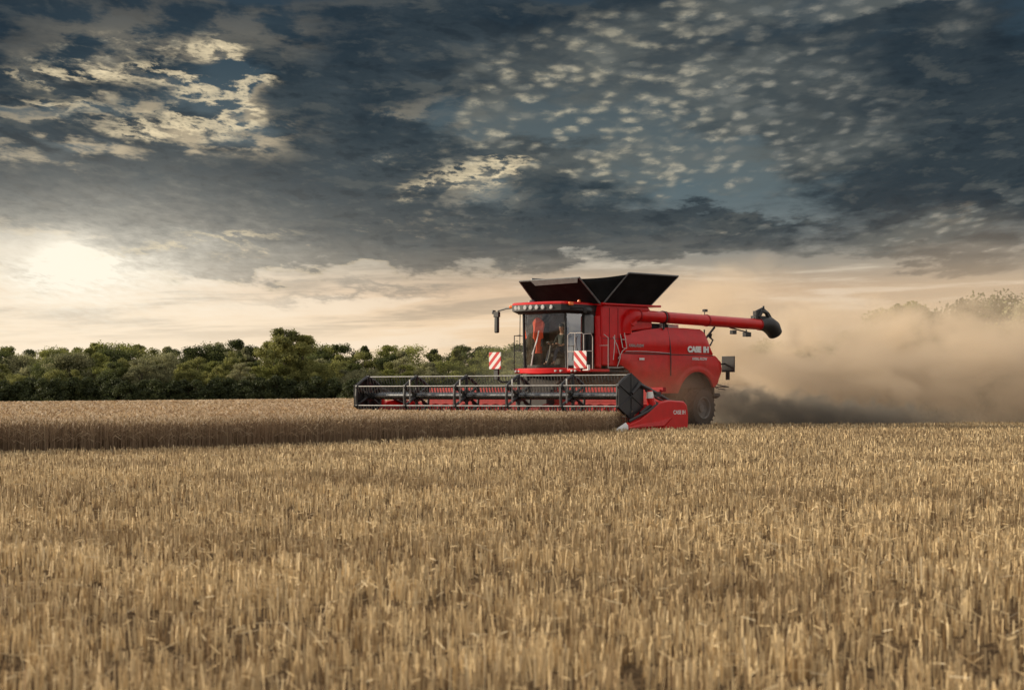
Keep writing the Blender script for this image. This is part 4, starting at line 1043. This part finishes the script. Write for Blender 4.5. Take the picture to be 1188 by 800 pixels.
# ------------------------------------------------------------------ driver and the things in the cab
Mh = Matrix.Translation((OX, OY, HZ)) @ Matrix.Rotation(math.atan2(-C_, -S_), 4, 'Z')
def skin_obj(name, joints, edges, mat, parent=None, sub=2, root=0):
    me = bpy.data.meshes.new(name); me.from_pydata([j[:3] for j in joints], edges, []); me.materials.append(mat)
    o = bpy.data.objects.new(name, me); COL.objects.link(o)
    sk = o.modifiers.new('skin', 'SKIN'); sk.use_smooth_shade = True
    if not me.skin_vertices: 
        bpy.context.view_layer.objects.active = o
        bpy.ops.mesh.customdata_skin_add()
    for i, j in enumerate(joints):
        rr = j[3] if isinstance(j[3], tuple) else (j[3], j[3]); me.skin_vertices[0].data[i].radius = rr; me.skin_vertices[0].data[i].use_root = (i == root)
    s_ = o.modifiers.new('sub', 'SUBSURF'); s_.levels = sub; s_.render_levels = sub
    if parent is not None: o.parent = parent
    return o
# seated, hands on the wheel (harvester frame, then moved to the place)
J = [(0.42, 0, 2.84, 0.15), (0.36, 0, 3.05, (0.15, 0.12)), (0.34, 0, 3.28, (0.18, 0.12)), (0.35, 0, 3.42, 0.10), (0.37, 0, 3.50, 0.055), (0.38, 0, 3.60, 0.085), (0.39, 0, 3.70, 0.098), (0.385, 0, 3.78, 0.075)]
E_ = [(0, 1), (1, 2), (2, 3), (3, 4), (4, 5), (5, 6), (6, 7)]
def limb(start, pts):
    prev = start
    for p in pts: J.append(p); E_.append((prev, len(J) - 1)); prev = len(J) - 1
    return prev
for sg in (1, -1):
    limb(0, [(0.52, sg * 0.12, 2.84, 0.085), (0.88, sg * 0.17, 2.86, 0.065), (1.00, sg * 0.17, 2.50, 0.05), (1.04, sg * 0.17, 2.38, 0.045), (1.18, sg * 0.18, 2.36, 0.035)])
    h = limb(3, [(0.35, sg * 0.20, 3.38, 0.065), (0.44, sg * 0.27, 3.14, 0.048), (0.68, sg * 0.22, 3.02, 0.038), (0.80, sg * 0.19, 3.08, 0.026), (0.86, sg * 0.19, 3.10, 0.028)])
    for f in range(4):
        dy_ = (f - 1.5) * 0.018
        limb(h, [(0.90, sg * (0.19 + dy_), 3.12, 0.009), (0.935, sg * (0.19 + dy_), 3.105, 0.008), (0.94, sg * (0.19 + dy_), 3.08, 0.007)])
    limb(h, [(0.87, sg * 0.155, 3.09, 0.010), (0.90, sg * 0.15, 3.07, 0.008)])
drv = skin_obj('person', J, E_, SKIN)
drv.matrix_world = Mh
tag(drv, 'person in dark shirt and cap seated behind the windscreen, hands on the steering wheel', 'person')
sJ = [(0.40, 0, 2.86, 0.165), (0.36, 0, 3.05, (0.165, 0.135)), (0.34, 0, 3.28, (0.195, 0.135)), (0.35, 0, 3.41, 0.115)]
sE = [(0, 1), (1, 2), (2, 3)]
for sg in (1, -1):
    b0 = len(sJ); sJ += [(0.35, sg * 0.20, 3.38, 0.078), (0.44, sg * 0.27, 3.14, 0.062), (0.58, sg * 0.24, 3.07, 0.055)]; sE += [(3, b0), (b0, b0 + 1), (b0 + 1, b0 + 2)]
skin_obj('shirt', sJ, sE, SHIRT, drv)
tJ = [(0.42, 0, 2.83, 0.17)]; tE = []
for sg in (1, -1):
    b0 = len(tJ); tJ += [(0.54, sg * 0.12, 2.84, 0.10), (0.88, sg * 0.17, 2.86, 0.078), (0.99, sg * 0.17, 2.52, 0.064), (1.03, sg * 0.17, 2.42, 0.06)]; tE += [(0, b0), (b0, b0 + 1), (b0 + 1, b0 + 2), (b0 + 2, b0 + 3)]
skin_obj('trousers', tJ, tE, TROUS, drv)
mb = MB(); mb.lathe([(0.0, 0.115), (0.07, 0.10), (0.108, 0.05), (0.115, 0.0)], (0.385, 0, 3.735), 'z', 18); mb.add([(0.45, -0.08, 3.745), (0.45, 0.08, 3.745), (0.56, 0.05, 3.735), (0.56, -0.05, 3.735)], [(0, 1, 2, 3)]); mb.build('cap', SHIRT, drv, smooth=True)
for y_ in (0.036, -0.036):
    mb = MB(); mb.bar((0.475, y_, 3.70), (0.482, y_, 3.70), 0.012, 8); mb.build('eye', DARK, drv)
mb = MB(); mb.path([(0.475, 0, 3.69), (0.505, 0, 3.665), (0.48, 0, 3.655)], 0.013, 6); mb.build('nose', SKIN, drv, smooth=True)
for y_ in (0.098, -0.098):
    mb = MB(); mb.bar((0.38, y_, 3.68), (0.38, y_ * 1.14, 3.68), 0.028, 8); mb.build('ear', SKIN, drv, smooth=True)
mb = MB(); mb.bar((0.47, -0.025, 3.625), (0.47, 0.025, 3.625), 0.008, 6); mb.build('mouth', REDLENS, drv)
mb = MB(); mb.lathe([(0.108, 0.0), (0.108, -0.06), (0.09, -0.10)], (0.375, 0, 3.735), 'z', 16)
mb.v = [(min(x, 0.40), y, z) for x, y, z in mb.v]; mb.build('hair', HAIR, drv, smooth=True)
# hanging work jacket
vs = []; N, M_ = 14, 16
for j in range(M_ + 1):
    t = j / M_; z = 4.05 - 1.30 * t; hw = (0.07 + 0.16 * min(1, t * 7)) * (1.0 if t < 0.62 else 0.62 - 0.3 * (t - 0.62)) + 0.015 * math.sin(t * 13)
    for i in range(N):
        a = 2 * math.pi * i / N; f = 1 + 0.18 * math.sin(3 * a + t * 5) + 0.08 * math.sin(5 * a)
        vs.append((1.05 + 0.10 * math.sin(a) * f, -0.56 + hw * math.cos(a) * f + 0.03 * math.sin(t * 9), z))
mb = MB(); mb.add(vs, [(j * N + i, j * N + (i + 1) % N, (j + 1) * N + (i + 1) % N, (j + 1) * N + i) for j in range(M_) for i in range(N)] + [tuple(range(N))])
jk = mb.build('hanging_jacket', ORANGE, None, smooth=True); jk.matrix_world = Mh
tag(jk, 'bright orange-red work jacket hanging inside the cab beside the seat', 'jacket')
mb = MB(); mb.path([(1.05, -0.56, 4.05), (1.05, -0.56, 4.16), (1.05, -0.60, 4.17)], 0.01, 5); mb.build('hanger_hook', GREY, jk)
#@TREES
# ------------------------------------------------------------------ trees
def leaf_mat(name, c_lo, c_hi, tr=0.42):
    m, nt, b = new_mat(name)
    a = nt.nodes.new('ShaderNodeAttribute'); a.attribute_name = 'rnd'
    oi = nt.nodes.new('ShaderNodeObjectInfo')
    n = noise(obj_coord(nt), 0.8, 4, 0.6)
    f = clamp01(X(a.outputs['Fac']) * 0.9 + (n - 0.5) * 1.0 + 0.0 + (X(oi.outputs['Random']) - 0.5) * 0.3)
    col = cmix(f, c_lo, c_hi)
    nt.links.new(col, b.inputs['Base Color']); b.inputs['Roughness'].default_value = 0.7; b.inputs['Specular IOR Level'].default_value = 0.25
    o = nt.nodes['Material Output']; t = nt.nodes.new('ShaderNodeBsdfTranslucent'); nt.links.new(col, t.inputs[0])
    mx = nt.nodes.new('ShaderNodeMixShader'); mx.inputs[0].default_value = tr
    nt.links.new(b.outputs[0], mx.inputs[1]); nt.links.new(t.outputs[0], mx.inputs[2]); nt.links.new(mx.outputs[0], o.inputs['Surface'])
    return m
LEAF_SHADED = leaf_mat('leaves_shaded', (0.018, 0.026, 0.010), (0.075, 0.09, 0.03), 0.3)  # understory shade put into a darker leaf colour
LEAF = {'olive green': leaf_mat('leaves_olive', (0.075, 0.085, 0.024), (0.36, 0.35, 0.11)), 'dark green': leaf_mat('leaves_dark', (0.024, 0.034, 0.013), (0.15, 0.17, 0.05)),
        'grey green': leaf_mat('leaves_grey', (0.11, 0.115, 0.055), (0.44, 0.42, 0.22)), 'yellow green': leaf_mat('leaves_yellow', (0.080, 0.095, 0.024), (0.40, 0.40, 0.11))}
def crown_mesh(seed, h, wd, kind, nleaf, leaf):
    g = np.random.default_rng(seed)
    # clusters on limbs
    if kind == 'round': nc, zlo, prof = 46, 0.22, lambda t: np.sqrt(np.clip(1 - (2 * t - 1) ** 2 * 0.9, 0, 1))
    elif kind == 'broad': nc, zlo, prof = 56, 0.25, lambda t: 1.15 * np.clip(1 - (t - 0.35) ** 2 * 1.4, 0.1, 1)
    elif kind == 'ragged': nc, zlo, prof = 30, 0.30, lambda t: 0.9 * np.clip(1 - (t - 0.5) ** 2 * 2.6, 0.15, 1)
    elif kind == 'narrow': nc, zlo, prof = 34, 0.15, lambda t: 0.55 * np.clip(1.1 - t, 0.1, 1) ** 0.5
    else: nc, zlo, prof = 40, 0.0, lambda t: np.clip(1.05 - t * t, 0.1, 1)          # shrub
    t = g.random(nc); t[0] = 0.96; ang = g.random(nc) * 6.28; rad = np.sqrt(g.random(nc)) * prof(t) * wd * 0.5
    cz = h * (zlo + (1 - zlo) * t * 0.93); cx = rad * np.cos(ang); cyy = rad * np.sin(ang)
    cr = wd * g.uniform(0.09, 0.19, nc) * (1.1 - 0.35 * t)
    k = g.integers(0, nc, nleaf)
    d = g.normal(0, 1, (nleaf, 3)); d /= np.linalg.norm(d, axis=1)[:, None]
    rr = (g.random(nleaf) ** 0.45)[:, None] * cr[k][:, None] * np.array([1.15, 1.15, 0.75])
    P = np.stack([cx[k], cyy[k], cz[k]], -1) + d * rr * (1 + 0.25 * np.sin(d[:, :1] * 7 + seed))
    P[:, 2] = np.maximum(P[:, 2], 0.05)
    L = leaf * g.uniform(0.5, 1.4, nleaf)
    u = g.normal(0, 1, (nleaf, 3)); u /= np.linalg.norm(u, axis=1)[:, None]
    w = np.cross(u, d + g.normal(0, 0.4, (nleaf, 3))); w /= np.linalg.norm(w, axis=1)[:, None] + 1e-6
    V = np.stack([P - u * L[:, None], P - w * L[:, None] * 0.55, P + u * L[:, None], P + w * L[:, None] * 0.55], 1).reshape(-1, 3)
    Q = np.arange(4 * nleaf).reshape(nleaf, 4)
    r = np.repeat(g.random(nleaf) * 0.45 + g.random(nc)[k] * 0.55, 4)
    limbs = list(zip(cx, cyy, cz))
    return V, Q, r, limbs
PROTO = {}
def proto(kind, tint, idx):
    key = (kind, tint, idx)
    if key in PROTO: return PROTO[key]
    h, wd = {'round': (8.0, 6.5), 'broad': (7.5, 8.5), 'ragged': (9.0, 6.0), 'narrow': (8.5, 4.5), 'shrub': (3.4, 5.0)}[kind]
    sh = abs(hash_(kind)) + idx * 17
    nl = 16000 if kind != 'shrub' else 9000
    V, Q, r, limbs = crown_mesh(sh, h, wd, kind, nl if not QUICK else 3000, 0.115)
    me = fast_mesh('crown', V, Q, [LEAF[tint] if kind != 'shrub' else LEAF_SHADED], r)
    mb = MB(); g = random.Random(sh)
    if kind != 'shrub':
        fork = h * 0.28
        mb.path([(0, 0, -0.3), (0.05, 0.02, fork * 0.5), (g.uniform(-0.1, 0.1), g.uniform(-0.1, 0.1), fork), (g.uniform(-0.3, 0.3), g.uniform(-0.3, 0.3), h * 0.6), (g.uniform(-0.4, 0.4), g.uniform(-0.4, 0.4), h * 0.88)], [0.20, 0.16, 0.14, 0.08, 0.03], 8)
    for (x, y, z) in limbs[::2]:
        s0 = (0, 0, min(z * 0.55, h * 0.5)) if kind != 'shrub' else (x * 0.1, y * 0.1, 0)
        mb.path([s0, (x * 0.45, y * 0.45, (s0[2] + z) / 2 + 0.1), (x, y, z)], [0.07, 0.045, 0.015], 5)
    tr = mb.build('trunk' if kind != 'shrub' else 'stems', BARK)
    tme = tr.data; bpy.data.objects.remove(tr)
    PROTO[key] = (me, tme); return PROTO[key]
def hash_(s): return sum(ord(c) * (i + 3) for i, c in enumerate(s))
def plant(kind, tint, idx, x, y, sc, rz, label, group, sz=1.0):
    me, tme = proto(kind, tint, idx)
    nm = 'shrub' if kind == 'shrub' else 'tree'
    e = bpy.data.objects.new(nm, None); COL.objects.link(e)
    e.location = (x, y, float(ground_z(x, y)) - 0.02); e.rotation_euler = (0, 0, rz); e.scale = (sc, sc, sc * sz)
    c = bpy.data.objects.new('crown' if kind != 'shrub' else 'foliage', me); COL.objects.link(c); c.parent = e
    t = bpy.data.objects.new('trunk' if kind != 'shrub' else 'stems', tme); COL.objects.link(t); t.parent = e
    tag(e, label, nm, group); return e
g = random.Random(11)
def atpx(px, Y): return (px - 594) / 2600 * Y
def place_word(px):
    for lim, w in ((40, 'at the far left edge of the photo'), (110, 'under the sun glow'), (180, 'just right of the sun glow'), (250, 'in the middle of the left wood'), (318, 'just left of the tall forked tree'),
                   (355, 'beside the tall forked tree'), (420, 'between forked tree and reel'), (480, 'behind the far end of the reel'), (560, 'behind the second reel bay'), (700, 'behind the cab')):
        if px < lim: return w
    return 'behind the dust'
SHAPE = {'round': 'round-topped', 'broad': 'broad spreading', 'ragged': 'ragged open', 'narrow': 'narrow upright'}
used_l = {}
def lab(tint, shape, noun, where):
    s = f'{tint} {shape} {noun} {where}'.replace('  ', ' ')
    used_l[s] = used_l.get(s, 0) + 1
    return s
KEYP = [('tall', 338)]
kinds = ['round', 'broad', 'ragged', 'round', 'narrow', 'broad']; tints = ['olive green', 'grey green', 'dark green', 'yellow green', 'grey green', 'olive green']
def top_scale(kind, Y, px, ytop):
    """scale so that the crown's top stands at the wanted height above the horizon"""
    h = {'round': 8.0, 'broad': 7.5, 'ragged': 9.0, 'narrow': 8.5, 'shrub': 3.4}[kind]
    return ((459 - ytop) * Y / 2600 + 1.2 - float(ground_z(atpx(px, Y), Y))) / h
PROF = [(-60, 398), (0, 397), (40, 400), (70, 394), (110, 393), (150, 388), (190, 390), (240, 396), (290, 392), (320, 396), (360, 396), (400, 397), (440, 398), (480, 396), (520, 396), (560, 396), (640, 396), (760, 385)]
combos = {}
def next_combo(where, row):
    """a kind and tint not yet used at this place in this row, so every label stays its own"""
    used = combos.setdefault(where, set())
    opts = [(k, t) for k in ('round', 'broad', 'ragged', 'narrow') for t in LEAF]
    g.shuffle(opts)
    for o in opts:
        if o not in used: used.add(o); return o
    return opts[0]
n_i = 0
for row, (Y, step, drop) in enumerate(((261, 27, 27), (266, 27, 17), (273, 29, 8), (281, 27, 0))):
    px = -70 + row * 9
    while px < 625:
        p = px + g.uniform(-7, 7); wh = place_word(p)
        kind, tint = next_combo(wh, row)
        if row < 2 and kind == 'narrow': kind = 'round'
        if row == 0 and tint == 'grey green' and g.random() < 0.5: tint = 'olive green'
        yt = np.interp(p, [q[0] for q in PROF], [q[1] for q in PROF]) + g.uniform(-4, 7) + drop + 2
        sc = top_scale(kind, Y, p, yt)
        rank = ('front-row', 'second-row', 'third-row', 'rearmost')[row]
        if row == 3 and p < 8: rank = 'outermost rear'
        plant(kind, tint, n_i % 3, atpx(p, Y), Y + g.uniform(-2, 2), sc, g.uniform(0, 6.28), lab(tint, SHAPE[kind], rank + ' tree', wh), 'trees of the wood behind the wheat')
        n_i += 1; px += step * g.uniform(0.75, 1.25)
plant('ragged', 'olive green', 1, atpx(330, 262), 262, top_scale('ragged', 262, 332, 380), 0.4, 'tallest tree of the left wood, forked crown with gaps rising above the rest', 'trees of the wood behind the wheat')
plant('ragged', 'olive green', 2, atpx(350, 264), 263, top_scale('ragged', 264, 349, 386), 2.0, 'olive open-crowned tree joined to the right of the tallest tree', 'trees of the wood behind the wheat')
# understory shrubs: a dark, even lower band, its shade put into the leaf colour
shr = {}
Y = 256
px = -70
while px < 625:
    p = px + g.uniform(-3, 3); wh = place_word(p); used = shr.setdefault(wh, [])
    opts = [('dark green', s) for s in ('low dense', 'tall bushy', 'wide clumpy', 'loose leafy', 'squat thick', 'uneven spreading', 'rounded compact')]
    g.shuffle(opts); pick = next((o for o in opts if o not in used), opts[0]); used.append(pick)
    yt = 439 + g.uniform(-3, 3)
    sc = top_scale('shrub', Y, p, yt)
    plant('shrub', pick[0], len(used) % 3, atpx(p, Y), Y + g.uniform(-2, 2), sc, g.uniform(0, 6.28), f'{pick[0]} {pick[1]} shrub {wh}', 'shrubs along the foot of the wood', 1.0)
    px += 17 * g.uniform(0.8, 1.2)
# right-hand wood, seen through the dust
PR = [(860, 400), (930, 396), (1000, 376), (1035, 352), (1060, 347), (1085, 346), (1100, 360), (1115, 374), (1135, 352), (1160, 347), (1190, 350), (1260, 345)]
RW = ((930, 'behind the unloading spout'), (1010, 'in the thickest dust'), (1060, 'in the dusty wood, left of its top'), (1110, 'at the dusty wood\'s top'), (1150, 'right of the dusty wood\'s notch'), (1400, 'in dust at the right edge'))
for row, (Y, step) in enumerate(((196, 52), (206, 44))):
    px = 850 + row * 20
    while px < 1290:
        p = px + g.uniform(-8, 8); wh = next(w for lim, w in RW if p < lim); kind, tint = next_combo(wh, row)
        if kind == 'ragged': kind = 'round'
        yt = np.interp(p, [q[0] for q in PR], [q[1] for q in PR]) + g.uniform(-2, 6) + (6 if row == 0 else 0)
        plant(kind, tint, n_i % 3, atpx(p, Y), Y + g.uniform(-2, 2), top_scale(kind, Y, p, yt), g.uniform(0, 6.28), lab(tint, SHAPE[kind], ('front-row', 'rear-row')[row] + ' tree', wh), 'trees of the dusty wood')
        n_i += 1; px += step * g.uniform(0.8, 1.2)
px = 830; shr2 = {}
while px < 1290:
    p = px + g.uniform(-4, 4); wh = next(w for lim, w in RW if p < lim); used = shr2.setdefault(wh, [])
    opts = [(t, s) for t in ('dark green', 'olive green') for s in ('low dense', 'tall bushy', 'wide clumpy', 'loose leafy')]
    g.shuffle(opts); pick = next((o for o in opts if o not in used), opts[0]); used.append(pick)
    plant('shrub', pick[0], len(used) % 3, atpx(p, 188), 188 + g.uniform(-1, 2), top_scale('shrub', 188, p, 440 + g.uniform(-8, 6)), g.uniform(0, 6.28), f'{pick[0]} {pick[1]} shrub {wh}', 'shrubs under the dusty wood')
    px += 30 * g.uniform(0.8, 1.2)
#@DUST
# ------------------------------------------------------------------ dust
def dust(name, box, dens, col, label, shape, aniso=0.25, detail=4):
    (x0, x1, y0, y1, z0, z1) = box
    mb = MB(); mb.box(x0, x1, y0, y1, z0, z1)
    m = bpy.data.materials.new(name); m.use_nodes = True; nt = m.node_tree; nt.nodes.clear(); X.nt = nt
    o = nt.nodes.new('ShaderNodeOutputMaterial'); v = nt.nodes.new('ShaderNodeVolumePrincipled')
    v.inputs['Color'].default_value = (*col, 1); v.inputs['Anisotropy'].default_value = aniso
    p = nt.nodes.new('ShaderNodeNewGeometry').outputs['Position']
    sep = nt.nodes.new('ShaderNodeSeparateXYZ'); nt.links.new(p, sep.inputs[0])
    f = shape(X(sep.outputs[0]), X(sep.outputs[1]), X(sep.outputs[2]), p)
    nt.links.new((f * dens).v, v.inputs['Density']); nt.links.new(v.outputs[0], o.inputs['Volume'])
    ob = mb.build(name, m); tag(ob, label, 'dust', kind='stuff')
    return ob
def main_shape(x, y, z, p):
    # plume that starts at the chopper and drifts right, growing taller and thinner
    t = clamp01((x - 6.2) / 34.0)
    top = t * 0.2 + 3.2 - sstep(10.0, 20.0, x) * 0.4
    lx = sstep(5.4, 8.8, x + (z - 2.0) * 0.25)
    big = noise(comb(x * 0.16, y * 0.16, z * 0.26), 1.0, 2, 0.5)
    nz = noise(comb(x * 0.30, y * 0.22, z * 0.42 + 3.0), 1.0, 5, 0.62, dist=0.6)
    edge = (nz - 0.5) * 3.4 + (big - 0.5) * 8.0
    fz = sstep(2.6, -2.2, z - top - edge)
    lowfade = sstep(-0.4, 3.2, z) * 0.93 + 0.07
    haze_ = sstep(11.0, 24.0, x) * 0.024 * sstep(10.5, 4.0, z + (big - 0.5) * 6.0)
    fy = sstep(0.0, 3.0, y - 90.5) * sstep(0.0, 5.0, 114.0 - y)
    fr = 1.0 - sstep(0.25, 1.0, t) * 0.45
    return fy * (haze_ + lx * fz * fr * lowfade * clamp01((nz - 0.46) * 9.0 + 0.08))
dust('dust_cloud', (5, 60, 90.4, 114, -1.5, 13.0), 1.15, (0.80, 0.68, 0.53), 'pale tan dust cloud billowing behind the harvester', main_shape)
def dark_shape(x, y, z, p):
    nz = noise(comb(x * 1.1, y * 1.1, z * 1.3), 1.0, 5, 0.65, dist=0.6)
    top = 1.45 - clamp01((x - 8.5) / 8.0) * 0.9
    trail = clamp01((nz - 0.3) * 3.0) * sstep(0.30, -0.35, z - top - (nz - 0.5) * 2.6) * sstep(7.4, 8.6, x) * (sstep(19.0, 13.0, x) * 0.985 + 0.015) * sstep(36.0, 22.0, x) * sstep(86.9, 88.2, y) * sstep(91.0, 89.5, y)
    puff = fexp(-((x - 6.6) * (x - 6.6) / 1.3 + (y - 84.7) * (y - 84.7) / 0.5 + (z - 0.9) * (z - 0.9) / 1.1)) * 0.22 * clamp01((nz - 0.25) * 2.5)
    return fmax(trail, puff)
dust('chaff_dust', (4.2, 36.2, 83.2, 91.2, -0.3, 2.9), 1.9, (0.24, 0.22, 0.19), 'low dark chaff dust rolling over the ground behind the rear wheel', dark_shape, 0.0)
def side_shape(x, y, z, p):
    nz = noise(comb(x * 0.7, y * 0.7, z * 0.8), 1.0, 4, 0.6)
    r = (x - 4.7) * (x - 4.7) / 5.0 + (y - 80.6) * (y - 80.6) / 2.0 + (z - 1.3) * (z - 1.3) / 0.55
    return fexp(-r) * clamp01((nz - 0.3) * 2.5)
dust('side_dust', (1.5, 8.2, 78.3, 83.1, 0.05, 3.4), 0.42, (0.78, 0.52, 0.34), 'thin reddish dust hanging beside the lower side panel', side_shape)
def back_shape(x, y, z, p):
    nz = noise(comb(x * 0.35, y * 0.35, z * 0.5), 1.0, 4, 0.6)
    return fexp(-((x - 1.2) * (x - 1.2) / 6.0 + (z - 1.6) * (z - 1.6) / 2.6)) * clamp01((nz - 0.25) * 2.0)
dust('far_side_dust', (-4, 6.5, 88, 97, 0.05, 4.6), 0.045, (0.70, 0.72, 0.56), 'faint tan dust drifting behind the reel and the cab', back_shape)
